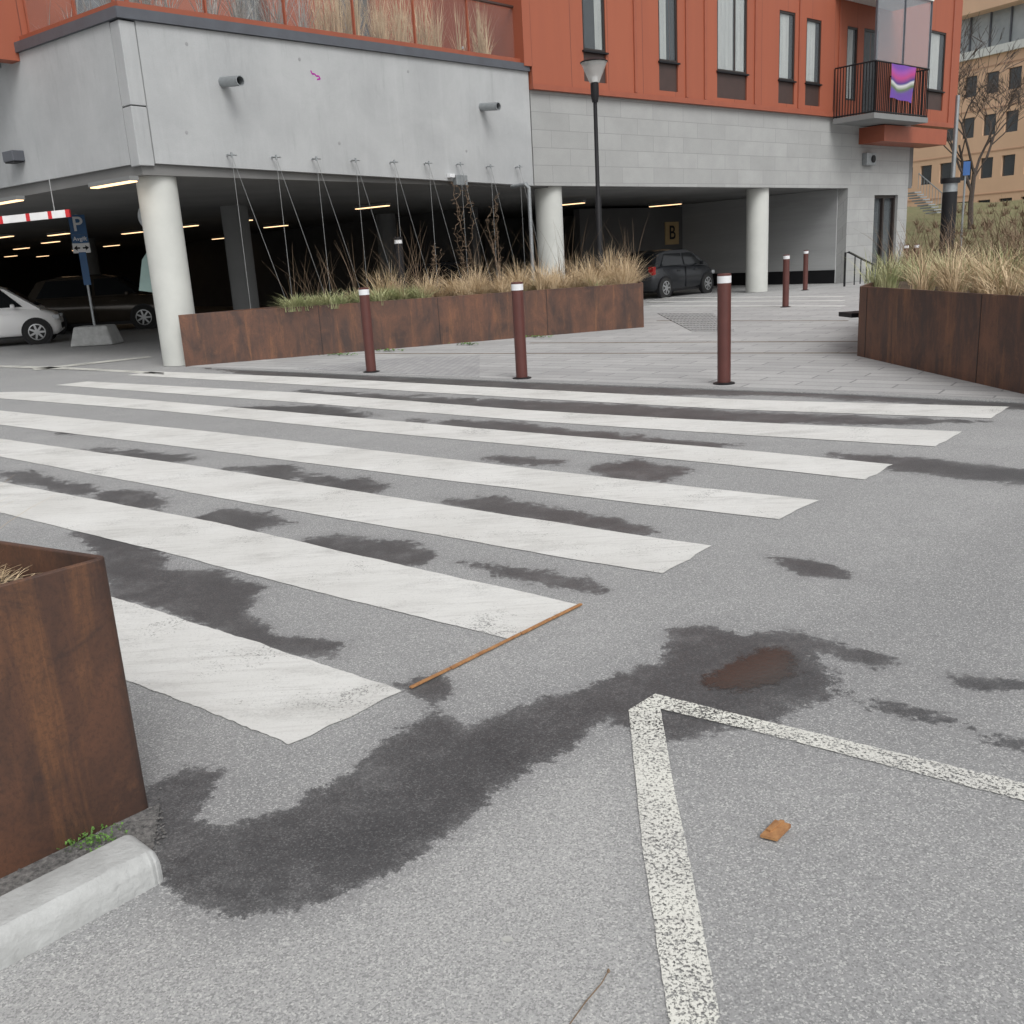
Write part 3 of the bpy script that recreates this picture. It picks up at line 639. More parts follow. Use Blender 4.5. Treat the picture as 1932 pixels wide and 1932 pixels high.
for i in range(9):
    q=D(random.uniform(540,640),500,random.uniform(17.4,18.2)); 
    for k_ in range(4): blade(mbT,Vector((q.x,q.y,hm-.1)),random.uniform(0,6.28),random.uniform(.7,1.4),random.uniform(.2,.7),.006,5,.25)
tag(mbS.build('ornamental_grass',M['straw'],fix='world'),'dry straw coloured grass filling the planter along the garage','grass',kind='stuff')
tag(mbG.build('ornamental_grass',M['green'],fix='world'),'grey green grass tufts at the left end of the garage planter','grass',kind='stuff')
tag(mbT.build('dry_stalks',M['brownst'],fix='world'),'thin brown dry stalks rising above the garage planter grass','grass',kind='stuff')
r0=G(1617,672);r1=G(1932,745); dv=(r1-r0)
pr=[(r0.x,r0.y),(r0.x+dv.x*1.25,r0.y+dv.y*1.25),(8.5,8.3),(10.5,16.5),(6.9,16.6)]
planter(pr,.89,'rusty steel planter with green and straw grass at the right edge',seams=((0,.62),(0,.05)),soil=.08,mat='cortenlight')
mbS=MB();mbG=MB();mbT=MB()
for i in range(180):
    for _ in range(50):
        x=random.uniform(4.5,9);y=random.uniform(8,16.5)
        if inpoly(x,y,pr) and x>4.85: break
    d=x-4.6-(12.4-y)*.05; hh_=random.uniform(.5,.85)
    if random.random()<.55: clump(mbG,x,y,.8,hh_,115,.5,.009,random.uniform(.5,.9))
    else: clump(mbS,x,y,.8,hh_,100,.58,.009,random.uniform(.4,.9))
    if d>1.5: 
        for k_ in range(12): blade(mbT,Vector((x+random.uniform(-.2,.2),y,.8)),random.uniform(0,6.28),random.uniform(.7,1.3),random.uniform(.2,.9),.009,5,.3)
tag(mbG.build('ornamental_grass',M['green'],fix='world'),'green grass tufts in the planter at the right edge','grass',kind='stuff')
tag(mbS.build('ornamental_grass',M['straw'],fix='world'),'straw coloured grass mixed in the planter at the right edge','grass',kind='stuff')
tag(mbT.build('dry_stalks',M['brownst'],fix='world'),'brown twiggy stalks at the back of the right planter','grass',kind='stuff')
k0=G(290,1523); hN=.775; nd=Vector((-.68,-.73)); ed=Vector((-.87,.49))
K=Vector((k0.x,k0.y))
def arc(K,d1,d2,rad=.04,n=7):
    a=K+d1*rad;b=K+d2*rad; return [tuple((a.lerp(K,t)).lerp(K.lerp(b,t),t)) for t in [i/n for i in range(n+1)]]
pn=[tuple(K+nd*1.6)]+arc(K,nd,ed)+[tuple(K+ed*1.3),tuple(K+ed*1.3+nd*1.6)]
planter(pn,hN,'rusty steel planter in the left foreground with dry grass inside',soil=.10,th=.018,mat='cortendark')
mb=MB()
for i in range(60):
    a=random.uniform(.3,1.1);b_=random.uniform(.08,.9); q=K+ed*a+nd*b_
    clump(mb,q.x,q.y,hN-.11,random.uniform(.08,.12),60,.2,.004,.9)
for i in range(7):
    q=K+ed*random.uniform(.4,.8)+nd*.1; blade(mb,Vector((q.x,q.y,hN-.1)),random.uniform(0,1.2),random.uniform(.15,.4),.3,.003,6,.3)
tag(mb.build('ornamental_grass',M['straw'],fix='world'),'flattened dry grass inside the left foreground planter','grass',kind='stuff')
gp=[K+nd*2,K-nd*.02,K+Vector((.03,-.04)),G(285,1625).xy,G(285,1625).xy+nd*2]
struct(MB().prism([tuple(q) for q in gp],-.003,.006).build('gravel_strip',M['gravel'],fix='world'))
mb=MB()
for i in range(1500):
    t=random.uniform(-.03,1.2); q=K.lerp(G(300,1660).xy,random.gauss(.32,.2))+nd*t; s=random.uniform(.002,.006)
    mb.lathe((q.x,q.y,.005),[(s*.7,0),(s,s*.5),(s*.4,s)],5)
tag(mb.build('gravel',M['gravel'],fix='world'),'loose pebbles between the foreground planter and the concrete stop','gravel',kind='stuff')
mb=MB()
for i in range(110):
    c=G(random.choice((135,190,205,150,170)),random.choice((1605,1580,1592,1600))); c+=Vector((random.gauss(0,.03),random.gauss(0,.02),0))
    for j in range(3):
        a=random.uniform(0,6.28);l=random.uniform(.004,.011);q=c+Vector((0,0,random.uniform(.008,.028)))
        mb.add([q,q+Vector((math.cos(a)*l,math.sin(a)*l,.004)),q+Vector((math.cos(a+.9)*l,math.sin(a+.9)*l,.006))],[(0,1,2)])
tag(mb.build('weeds',M['leafg'],fix='world'),'small green weeds at the foot of the foreground planter','weeds',kind='stuff')
mb=MB()
for cx_,cy_ in ((1020,638),(735,664),(880,652),(640,672)):
    for i in range(50):
        c=G(cx_+random.gauss(0,14),cy_); a=random.uniform(0,6.28);l=random.uniform(.03,.06);q=c+Vector((0,0,random.uniform(.01,.04)))
        mb.add([q,q+Vector((math.cos(a)*l,math.sin(a)*l,.01)),q+Vector((math.cos(a+.9)*l,math.sin(a+.9)*l,.02))],[(0,1,2)])
tag(mb.build('moss',M['leafg'],fix='world'),'green moss tufts along the foot of the garage planter','moss',kind='stuff')
# wheel stop
w0=G(312,1662);w1=G(0,1832); d=(w1-w0).normalized(); nn=Vector((d.y,-d.x,0)); 
if nn.y<0: nn=-nn
prof=[(0,0),(.0,.02),(.001,.055),(.004,.066),(.018,.086),(.024,.090),(.034,.091),(.134,.091),(.143,.089),(.149,.083),(.162,.05),(.165,.0)]
mb=MB(); vs=[];NS=70;Ls=1.3
for i in range(NS+1):
    t=i/NS; x=Ls*t**2.2; e=min(1,(x+.001)/.03); e=math.sqrt(1-(1-e)**2); sh=.68+.32*e; wi=.84+.16*e
    j1=random.uniform(-.0012,.0012)
    for (a,z) in prof:
        q=w0+d*x+nn*(.083+(a-.083)*wi+(j1 if a<.05 else 0)+random.uniform(-.0005,.0005)); vs.append((q.x,q.y,z*sh+random.uniform(-.0005,.0005)*(z>0)))
m_=len(prof); fs=[(i*m_+j,i*m_+j+1,(i+1)*m_+j+1,(i+1)*m_+j) for i in range(NS) for j in range(m_-1)]+[tuple(range(m_)),tuple(range(NS*m_,NS*m_+m_))]
mb.add(vs,fs); tag(mb.build('wheel_stop',M['block'],smooth=24),'weathered grey concrete wheel stop in the lower left corner','wheel stop')
# ------------------------------------------------------------------ bollards
bp=G(985,715); e=empty('bollard',bp,'brown steel bollard with white band, middle of the front three','bollard','brown bollards across the plaza edge')
hB=1.2; rB=.073
MB().lathe(bp,[(rB,.02),(rB,hB-.10)],28).build('post',M['bollard'],e,smooth=True)
MB().lathe(bp,[(rB+.002,hB-.10),(rB+.002,hB-.025)],28).build('reflective_band',M['white'],e,smooth=True)
MB().lathe(bp,[(rB,hB-.026),(rB,hB-.005),(rB-.01,hB)],28).build('cap',M['bollard'],e,smooth=True)
MB().lathe(bp,[(.12,.004),(.12,.018),(.09,.026)],24).build('base_plate',M['black'],e)
for (x,y,lab) in ((701,703,'brown steel bollard with white band, left of the front three'),(1366,725,'brown steel bollard with white band, right and nearest of the front three'),
                  (1482,580,'smaller looking brown bollard further back in front of the garage column'),(1519,548,'farthest brown bollard by the inner concrete wall'),
                  (1708,500,'tiny brown bollard far behind the right planter'),(1728,500,'tiny brown bollard far off beside the other at the right planter')):
    c=copy_tree(e); c.location=G(x,y) if y!=500 else D(x,500,29)-Vector((0,0,D(x,500,29).z)); c['label']=lab
# ------------------------------------------------------------------ lamp post
q=D(1127,330,20.9); lp=empty('street_lamp',(q.x,q.y,0),'slim black street lamp with glass cone head in the planter','street lamp')
zt_=D(1124,113,20.9).z; z1=D(1124,155,20.9).z; z2=D(1124,190,20.9).z
b=(q.x,q.y,0)
MB().lathe(b,[(.065,0),(.065,2.6),(.045,2.65),(.04,z2-.02)],16).build('pole',M['black'],lp,smooth=True)
MB().lathe(b,[(.06,z2-.03),(.085,z2+.1),(.085,z1-.02),(.05,z1)],16).build('collar',M['black'],lp,smooth=True)
MB().lathe(b,[(.10,z1-.01),(.27,zt_-.05)],24).build('glass_cone',M['coneglass'],lp,smooth=True)
MB().lathe(b,[(.06,z1),(.08,z1+.1),(.03,z1+.12)],16).build('lamp_core',M['white'],lp)
MB().lathe(b,[(.28,zt_-.05),(.285,zt_-.035),(.2,zt_+.01),(.05,zt_+.02)],24).build('lamp_lid',M['black'],lp,smooth=True)
q=D(755,500,19.0); zz=D(755,447,19).z
e=empty('light_bollard',(q.x,q.y,0),'black round light post with pale top ring behind the planter grass','light post')
MB().lathe((q.x,q.y,0),[(.08,0),(.08,zz-.12)],16).build('post',M['black'],e,smooth=True)
MB().lathe((q.x,q.y,0),[(.075,zz-.12),(.075,zz-.05)],16).build('light_ring',M['white'],e,smooth=True)
MB().lathe((q.x,q.y,0),[(.085,zz-.05),(.085,zz)],16).build('cap',M['black'],e,smooth=True)
# ------------------------------------------------------------------ spouts
def spout(px,py,lab):
    s,z=WR.loc(px,py); c=WR.pt(s,z,0); e=empty('drain_spout',c,lab,'drain pipe','grey drain spouts on the concrete beam')
    n=Vector((WR.n.x,WR.n.y,0)); mb=MB(); R_=.085; L_=.5
    vs=[]; side=Vector((WR.d.x,WR.d.y,0)); up=Vector((0,0,1)); K_=20
    for (o_,rr) in ((0,R_),(L_,R_),(L_,R_-.015),(.1,R_-.015)):
        for j in range(K_):
            t=6.2832*j/K_; vs.append(c+n*o_+side*rr*math.cos(t)+up*(rr*math.sin(t)-.1*o_))
    fs=[(i*K_+j,i*K_+(j+1)%K_,(i+1)*K_+(j+1)%K_,(i+1)*K_+j) for i in range(3) for j in range(K_)]
    mb.add(vs,fs); mb.build('pipe',M['galv'],e,smooth=True)
    mb=MB(); mb.tube([c+n*.1,c+n*.12],R_-.016,K_); mb.build('pipe_bore',M['black'],e)
spout(420,155,'left grey drain spout sticking out of the concrete beam')
spout(908,202,'right grey drain spout sticking out of the concrete beam')
def wallpath(pts,w,name,mat,lab):
    mb=MB(); P_=[WR.pt(*WR.loc(*q_),.003) for q_ in pts]; 
    for a,b_ in zip(P_,P_[1:]):
        d_=(b_-a).normalized(); u_=d_.cross(Vector((WR.n.x,WR.n.y,0))); mb.add([a-u_*w,b_-u_*w,b_+u_*w,a+u_*w],[(0,1,2,3)])
    tag(mb.build(name,mat,fix='world'),lab,'graffiti')
wallpath([(586,133),(589,140),(593,139),(597,144),(601,143),(604,149),(598,150)],.014,'graffiti',simple('magenta_spray',(.45,.01,.35),None,3,.6),'small magenta graffiti squiggle on the concrete beam')
WX=[(428,294),(512,298),(588,301),(662,304),(735,307),(800,309),(860,311),(917,315),(972,316)]
for i,(x,y) in enumerate(WX):
    s,z=WR.loc(x,y); c=WR.pt(s,z,0); nm=['first','second','third','fourth','fifth','sixth','seventh','eighth','ninth'][i]
    e=empty('trellis_wire',c,'pair of thin climbing wires, %s from the left below the concrete beam'%nm,'wire trellis','trellis wires below the beam')
    n=Vector((WR.n.x,WR.n.y,0)); a=c+n*.14
    mb=MB(); mb.tube([c,a],.012,6); mb.tube([a-Vector((0,0,.04)),a+Vector((0,0,.04))],.02,6); mb.tube([a+Vector((WR.d.x*.1,WR.d.y*.1,0)),a-Vector((WR.d.x*.1,WR.d.y*.1,0))],.012,6); mb.build('wall_anchor',M['galv'],e)
    z0=.8 
    MB().tube([a,Vector((a.x,a.y,z0))],.004,5).build('wire',M['steel'],e)
    b_=a+Vector((WR.d.x*.85,WR.d.y*.85,0))
    MB().tube([a,Vector((b_.x,b_.y,z0))],.004,5).build('wire',M['steel'],e)
def vine(i,z1,lab):
    s,z=WR.loc(*WX[i]); c=WR.pt(s,z,.15); mb=MB(); 
    for k_ in range(4):
        pts=[]; zz=.8; x=random.uniform(-.15,.15); top=z1-random.uniform(0,.9)
        while zz<top:
            pts.append(Vector((c.x+x*WR.d.x,c.y+x*WR.d.y,zz))+Vector((random.uniform(-.03,.03),random.uniform(-.03,.03),0))); zz+=.09; x+=random.uniform(-.10,.10); x*=.94
        mb.tube(pts,.005,4)
        for q in pts[3:]:
            for _ in range(2):
                a=random.uniform(0,6.28);l=random.uniform(.03,.11); dd_=Vector((math.cos(a),math.sin(a),random.uniform(-.3,.8)))
                mb.add([q,q+dd_*l,q+dd_*l*.8+Vector((0,0,.012))],[(0,1,2)])
    tag(mb.build('climbing_plant',M['brownst'],fix=False),lab,'climbing plant')
vine(6,3.3,'leafless climber on the seventh trellis wire from the left'); vine(7,3.2,'leafless climber on the eighth trellis wire from the left'); vine(5,2.0,'short leafless climber on the sixth trellis wire')
A_=WR.pt(s1-.9,bt[1][1]-.05,.06); B_=D(998,362,22.8); B_.z=A_.z
mb=MB(); B2=Vector((B_.x,B_.y,B_.z-.12)); mb.tube([A_,B_-Vector((.06,.04,0)),B2+Vector((0,0,.04)),B2-Vector((0,0,.15)),Vector((B_.x,B_.y,.6))],.045,12)
tag(mb.build('downpipe',M['galv'],smooth=True),'grey downpipe bending down beside the round column behind the grass','downpipe')
s,z=WR.loc(855,338); e=empty('junction_box',WR.pt(s,z,0),'small grey junction box with sensor on the lower beam edge','junction box')
mb=MB(); WR.rect(mb,s-.02,s+.34,z-.13,z+.08,.12,0); mb.build('box',M['galv'],e,bevel=.01)
mb=MB(); WR.rect(mb,s-.2,s-.06,z+.02,z+.1,.12,0); mb.build('sensor',M['white'],e,bevel=.01)
s,z=WL.loc(37,297); e=empty('wall_light',WL.pt(s,z,0),'small dark wedge wall light on the left concrete face','wall light')
mb=MB(); WL.slab(mb,[(s-.19,z-.08),(s+.19,z-.08),(s+.19,z+.1),(s-.19,z+.1)],.22,0); mb.build('housing',M['flash'],e,bevel=.01)
mb=MB(); WL.rect(mb,s-.17,s+.17,z-.1,z-.081,.2,.02); mb.build('lens',M['black'],e)
# ------------------------------------------------------------------ ceiling lights
LT=[(213,343),(450,415),(600,432),(702,388),(700,437),(805,411),(812,427),(1255,385),(1070,383),(417,448),(465,451),(415,463),(95,455),(40,467),(80,482),(8,378),(543,453),(250,437),(20,482),(150,470),(300,460),(765,452),(640,455),(880,440),(350,425),(210,462),(110,440),(520,425),(940,425),(5,445)]
first=None
for i,(x,y) in enumerate(LT):
    c=G(x,y,3.05)
    if x>1000: c=G(x,y,2.98)
    if c.y>70: continue
    if first is None:
        first=empty('ceiling_light',c,'lit strip light nearest the white corner column under the garage ceiling','ceiling light','strip lights under the garage ceiling')
        an=math.atan2(WL.d.y,WL.d.x)
        MB().box(c,(1.25,.16,.07),an).build('housing',M['gwall'],first)
        MB().box(c-Vector((0,0,.045)),(1.2,.13,.02),an).build('diffuser',M['lamp'],first)
    else:
        o=copy_tree(first); o.location=c
        o['label']='lit strip light under the ceiling of the bay below the stone wall' if x>1000 else 'lit strip light among the rows under the dark garage ceiling'
# ------------------------------------------------------------------ signs
def text(body,size,mat,parent,c,ux,uz,name='lettering'):
    cu=bpy.data.curves.new(name,'FONT'); cu.body=body; cu.size=size; cu.align_x='CENTER'; cu.align_y='CENTER'; cu.extrude=.002; cu.offset=size*.012
    t=bpy.data.objects.new(name+'_source',cu); col.objects.link(t); dg=bpy.context.evaluated_depsgraph_get(); me=bpy.data.meshes.new_from_object(t.evaluated_get(dg)); bpy.data.objects.remove(t)
    me.name=name; off=Vector((0,0,0)); q=parent
    while q is not None: off+=q.location; q=q.parent
    nz=ux.cross(uz)
    for v in me.vertices: v.co=c+ux*v.co.x+uz*v.co.y+nz*v.co.z-off
    me.materials.clear(); me.materials.append(mat); o=bpy.data.objects.new(name,me); col.objects.link(o); o.parent=parent; return o
UX=Vector((.93,.36,0)).normalized(); UZ=Vector((0,0,1)); NO=UX.cross(UZ)
def board(mb,c,w,h,t=.02):
    mb.box(c,(w,t,h),math.atan2(UX.y,UX.x)); return mb
YS=23.6; base=Vector((D(176,600,YS).x,YS,0))
sp=empty('parking_sign',base,'blue parking sign on a post beside the garage entrance','parking sign')
def sc_(px,py): return Vector((base.x,base.y,D(px,py,YS).z))
MB().tube([base+Vector((0,0,.4)),Vector((base.x,base.y,D(140,404,YS).z))],.03,10).build('post',M['galv'],sp)
def frust(a,b_,z0,z1):
    mb=MB(); vs=[(base.x+sx*q,base.y+sy*q*.75,z) for z,q in ((z0,a),(z1,b_)) for sx,sy in ((-1,-1),(1,-1),(1,1),(-1,1))]
    mb.add(vs,[(3,2,1,0),(4,5,6,7)]+[(i,(i+1)%4,4+(i+1)%4,4+i) for i in range(4)]); return mb
frust(.52,.40,0,.46).build('foot_block',M['block'],sp,bevel=.04)
front=NO*.045
c=sc_(148,424)+front; pb=board(MB(),c,.36,.44).build('sign_plate',M['signblue'],sp); text('P',.46,M['signwhite'],pb,c+NO*.012,UX,UZ)
c=sc_(150,451)+front; pb=board(MB(),c,.36,.20).build('sign_plate',M['signblue'],sp); text('Avgift',.13,M['signwhite'],pb,c+NO*.012,UX,UZ)
c=sc_(153,468)+front; pb=board(MB(),c,.38,.23).build('sign_plate',M['signwhite'],sp)
mb=MB()
for sg in (-1,1):
    b_=c+NO*.013+UX*.03*sg
    vs=[b_-UZ*.018,b_-UZ*.018+UX*sg*.06,b_+UZ*.018+UX*sg*.06,b_+UZ*.018]; mb.add(vs,[(0,1,2,3)])
    mb.add([b_+UX*sg*.06-UZ*.06,b_+UX*sg*.14,b_+UX*sg*.06+UZ*.06],[(0,1,2)])
mb.build('arrow',M['black'],pb,fix=False)
c=sc_(158,507)+front; board(MB(),c,.16,.76,.03).build('notice_strip',M['signblue'],sp)
# barrier arm
YB=16.9; a=D(-80,424,YB); b_=D(132,402,YB)
ba=empty('barrier_arm',a,'white barrier arm with red bands across the garage entrance','barrier')
hz=.06
def seg(t0,t1,mat,nm):
    p0=a.lerp(b_,t0);p1=a.lerp(b_,t1); mb=MB(); vs=[]
    for q in(p0,p1):
        for dy in(-.03,.03):
            for dz_ in(-hz,hz): vs.append(q+Vector((0,dy,dz_)))
    mb.add(vs,[(0,1,3,2),(4,5,7,6),(0,1,5,4),(2,3,7,6),(0,2,6,4),(1,3,7,5)]); mb.build(nm,mat,ba)
cur=0
for t0,t1 in ((.13,.17),(.37,.41),(.615,.65),(.81,.845),(.965,1.0)):
    seg(cur,t0,M['signwhite'],'arm_section'); seg(t0,t1,M['redband'],'red_band'); cur=t1
q=D(103,398,YB); MB().tube([q,Vector((q.x,q.y,3.2))],.008,6).build('chain',M['steel'],ba)
YP=18.6; c0_=D(268,512,YP); mb=MB(); vs=[D(262,548,YP),D(268,490,YP),D(300,440,YP),D(320,556,YP)]
mb.add(vs+[v+Vector((0,.03,0)) for v in vs],[(0,1,2,3),(7,6,5,4),(0,1,5,4),(1,2,6,5),(2,3,7,6),(3,0,4,7)])
e=empty('sign_panel',Vector((c0_.x+.3,YP,0)),'grey green traffic sign seen edge on behind the white corner column','sign'); mb.build('panel',M['teal'],e)
q=D(300,500,YP+.05); MB().tube([Vector((q.x,q.y,0)),Vector((q.x,q.y,2.7))],.03,8).build('post',M['galv'],e)
q=D(288,408,YP); MB().lathe(q,[(.27,-.02),(.27,.02)],24,Matrix(((1,0,0),(0,0,-1),(0,1,0)))).build('round_plate',M['galv'],e)
# B sign
OB=-7
s,z=WS.loc(1267,440,OB); e=empty('bay_sign',WS.pt(s,z,OB),'ochre square sign with a black letter B on the garage wall','sign')
mb=MB(); WS.rect(mb,s-.40,s+.40,z-.42,z+.42,OB+.03,OB); pl=mb.build('plate',M['yellow'],e)
text('B',.72,M['black'],pl,WS.pt(s,z,OB+.04),Vector((WS.d.x,WS.d.y,0)),UZ)
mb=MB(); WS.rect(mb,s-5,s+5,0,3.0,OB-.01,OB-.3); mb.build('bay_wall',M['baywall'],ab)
# ------------------------------------------------------------------ cars
def make_car(label,paint_,L,W,Hh,wb,kind):
    e=empty('parked_car',(0,0,0),label,'car'); hw=W/2; gc=.2
    if kind=='hatch':
        st=[(-L/2,.35,.80,.80),(-L/2+.08,.24,.92,.93),(-L/2+.5,gc,.98,1),(0,gc,.94,1),(L*.22,gc,.93,1),(L*.36,gc,.90,.98),(L/2-.12,.22,.76,.88),(L/2,.30,.58,.70)]
        gh=[(-L/2+.10,.90,.94),(-L/2+.42,.92,Hh-.10),(-L/2+1.0,.94,Hh),(0.2,.93,Hh),(L*.17,.92,Hh-.12),(L*.38,.86,.92)]
    else:
        st=[(-L/2,.4,.95,.82),(-L/2+.1,.28,1.02,.94),(-L/2+.6,.24,1.06,1),(0,.24,1.04,1),(L*.2,.24,1.04,1),(L*.36,.24,1.0,.98),(L/2-.15,.28,.88,.9),(L/2,.38,.7,.74)]
        gh=[(-L/2+.12,1.0,1.04),(-L/2+.5,1.02,Hh-.12),(-L/2+1.2,1.04,Hh),(.0,1.03,Hh),(L*.10,1.03,Hh-.10),(L*.27,1.02,1.06)]
    mb=MB(); vs=[]; 
    for (x,z0,z1,k_) in st:
        w=hw*k_
        half=[(w*.86,z0),(w*.98,z0+.1),(w,(z0+z1)/2),(w*.97,z1-.06),(w*.88,z1)]
        vs+=[Vector((x,-y,z)) for y,z in half]+[Vector((x,y,z)) for y,z in half[::-1]]
    n=10; fs=[(i*n+j,i*n+(j+1)%n,(i+1)*n+(j+1)%n,(i+1)*n+j) for i in range(len(st)-1) for j in range(n)]+[tuple(range(n)),tuple(range((len(st)-1)*n,len(st)*n))]
    mb.add(vs,fs); body=mb.build('body',paint_,e,smooth=50)
    mb=MB(); vs=[]
    for (x,z0,z1) in gh:
        w0_=hw*.90; w1_=hw*.90-(z1-z0)*.32
        half=[(w0_,z0-.04),(w1_+.02,z1-.03),(w1_-.08,z1)]
        vs+=[Vector((x,-y,z)) for y,z in half]+[Vector((x,y,z)) for y,z in half[::-1]]
    n=6; fs=[(i*n+j,i*n+(j+1)%n,(i+1)*n+(j+1)%n,(i+1)*n+j) for i in range(len(gh)-1) for j in range(n)]+[tuple(range(n)),tuple(range((len(gh)-1)*n,len(gh)*n))]
    mb.add(vs,fs); roof=mb.build('roof',paint_,e,smooth=50)
    for sy in(-1,1):
        def sp_(x,z):
            zz0=.92 if kind=='hatch' else 1.02
            return Vector((x,sy*(hw*.90-(z-zz0)*.32+.022),z))
        zb_=(.97 if kind=='hatch' else 1.08); zt_2=Hh-.13
        for (xa,xb,xc,xd) in ((-L/2+.45,-.12,-.12,-L/2+.78),(-.04,L*.27,L*.14,-.04)):
            mb=MB(); mb.add([sp_(xa,zb_),sp_(xb,zb_),sp_(xc,zt_2),sp_(xd,zt_2)],[(0,1,2,3)]); mb.build('side_window',M['cglass'],e,fix=False)
    def cross(i,j,t0,t1,nm):
        (xa,za0,za1),(xb,zb0,zb1)=gh[i],gh[j]; q=[]
        for t in(t0,t1):
            x=xa+(xb-xa)*t; z=za1+(zb1-za1)*t; w=hw*.90-(z-za0)*.32-.12; q.append((x,w,z))
        nx=(.012 if i>2 else -.012)
        mb=MB(); mb.add([(q[0][0]+nx,-q[0][1],q[0][2]+.012),(q[0][0]+nx,q[0][1],q[0][2]+.012),(q[1][0]+nx,q[1][1],q[1][2]+.012),(q[1][0]+nx,-q[1][1],q[1][2]+.012)],[(0,1,2,3)]); mb.build(nm,M['cglass'],e,fix=False)
    cross(4,5,.0,.92,'windscreen'); cross(0,1,.2,.95,'rear_window')
    AXY=Matrix(((1,0,0),(0,0,-1),(0,1,0)))
    rw=.31 if kind=='hatch' else .35
    for sx in(-1,1):
        for sy in(-1,1):
            c=Vector((sx*wb/2-(.02),sy*(hw-.08),rw)); ax=AXY if sy<0 else Matrix(((1,0,0),(0,0,1),(0,-1,0)))
            MB().lathe(c,[(rw+.06,-.02),(rw+.06,.088)],28,ax).build('wheel_arch',M['black'],e)
            w=MB().lathe(c,[(rw-.02,-.1),(rw,-.08),(rw,.09),(rw-.03,.105),(rw*.66,.10)],28,ax).build('wheel',M['tyre'],e,smooth=True)
            rm=MB(); rm.lathe(c,[(rw*.12,.10),(rw*.12,.12)],12,ax)
            for j in range(20):
                t0=6.283*j/20;t1=6.283*(j+1)/20; f=lambda t,rr_,h_: c+ax@Vector((math.cos(t)*rr_,math.sin(t)*rr_,h_))
                rm.add([f(t0,rw*.68,.112),f(t1,rw*.68,.112),f(t1,rw*.6,.116),f(t0,rw*.6,.116)],[(0,1,2,3)])
            for k_ in range(7):
                t=6.283*k_/7; dv_=ax@Vector((math.cos(t),math.sin(t),0)); tv=ax@Vector((-math.sin(t),math.cos(t),0)); nz=ax@Vector((0,0,1))
                rm.add([c+nz*.119+tv*.03,c+nz*.119-tv*.03,c+nz*.114+dv_*rw*.64-tv*.022,c+nz*.114+dv_*rw*.64+tv*.022],[(0,1,2,3)])
            rm.build('rim',M['rim'],w,fix=False)
    for sy in(-1,1):
        MB().box((L/2-.10,sy*hw*.68,(.66 if kind=='hatch' else .82)),(.22,.32,.12),0).build('headlight',M['head'],e,bevel=.03)
        MB().box((-L/2+.09,sy*hw*.80,(.84 if kind=='hatch' else .95)),(.16,.2,.26),0).build('tail_light',M['tail'],e,bevel=.03)
        MB().box((L*.21,sy*(hw+.06),(.99 if kind=='hatch' else 1.1)),(.1,.16,.12),0).build('wing_mirror',paint_,e,bevel=.03)
        for xh in(-.35,.62): MB().box((xh-.1,sy*(hw*.985),.80 if kind=='hatch' else .9),(.18,.03,.03)).build('door_handle',paint_,e)
        for xh in(-.08,): MB().box((xh,sy*(hw*.985),.6),(.012,.045,.62)).build('door_seam',M['black'],e)
    MB().box((-L/2-.002,0,.52),(.02,.5,.11)).build('number_plate',M['signwhite'],e)
    MB().box((L/2-.0,0,.42),(.03,hw*1.1,.14)).build('grille',M['black'],e)
    MB().box((0,0,.26),(L*.86,W*.9,.16)).build('underbody',M['black'],e)
    return e
c=make_car('white hatchback parked inside the garage, cut by the left edge',M['cwhite'],3.55,1.68,1.56,2.45,'hatch'); c.location=(-13.5,25.6,0); c.rotation_euler.z=math.radians(20)
c=make_car('dark bronze SUV parked behind the parking sign in the garage',M['cdark'],4.4,1.82,1.70,2.65,'suv'); c.location=(-12.35,30.5,0); c.rotation_euler.z=math.radians(8)
c=make_car('dark grey hatchback parked under the stone wall by the round column',M['cgrey'],3.6,1.6,1.46,2.4,'hatch'); c.location=(5.45,31.6,0); c.rotation_euler.z=math.radians(46)
c=make_car('dim hatchback deep inside the garage seen through the planter grass',M['cgrey'],3.9,1.7,1.5,2.5,'hatch'); q=D(850,520,31); c.location=(q.x,31,0); c.rotation_euler.z=math.radians(8)
# ------------------------------------------------------------------ small litter
def strip(a,b_,w,h,n,name,lab):
    A=G(*a);B=G(*b_);d=(B-A).normalized();e=empty(name,A,lab,'wood strip')
    for i in range(n):
        q0=A.lerp(B,i/n+.002);q1=A.lerp(B,(i+1)/n-.002); q=(q0+q1)/2; mb=MB().box((q.x+random.uniform(-.003,.003),q.y,.006+h/2),((q1-q0).length,w*random.uniform(.85,1.1),h),math.atan2(d.y,d.x)+random.uniform(-.014,.014)); mb.build('slat',M['wood'],e,bevel=.001)
strip((775,1302),(1098,1143),.015,.007,5,'wooden_strip','long thin orange wooden strip lying along the stripe ends')
e=empty('wood_chip',G(1462,1572),'short split piece of orange wood on the asphalt at lower right','wood')
mb=MB(); P_=[G(1434,1584),G(1466,1592),G(1492,1566),G(1462,1556)]
mb.prism([(v.x,v.y) for v in P_],.007,[.014,.015,.018,.016]); mb.build('chip',M['wood'],e)
mb=MB(); P_=[G(1446,1577),G(1453,1580),G(1480,1561),G(1472,1559)]; mb.prism([(v.x,v.y) for v in P_],.014,.021); mb.build('splinter',M['wood'],e)
mb=MB(); pts=[G(1075,1932,.006),G(1105,1890,.008),G(1135,1855,.01),G(1148,1832,.012)]; mb.tube(pts,[.0014,.0016,.0014,.0012],6); mb.lathe(pts[-1],[(.003,-.003),(.004,0),(.002,.005)],8)
tag(mb.build('twig',M['brownst']),'thin brown twig on the asphalt at the bottom','twig')
q=G(958,1773); mb=MB(); mb.prism([(q.x+.014*math.cos(t)*random.uniform(.8,1.1),q.y+.010*math.sin(t)*random.uniform(.8,1.1)) for t in [k_*.7 for k_ in range(9)]],.001,.0022)
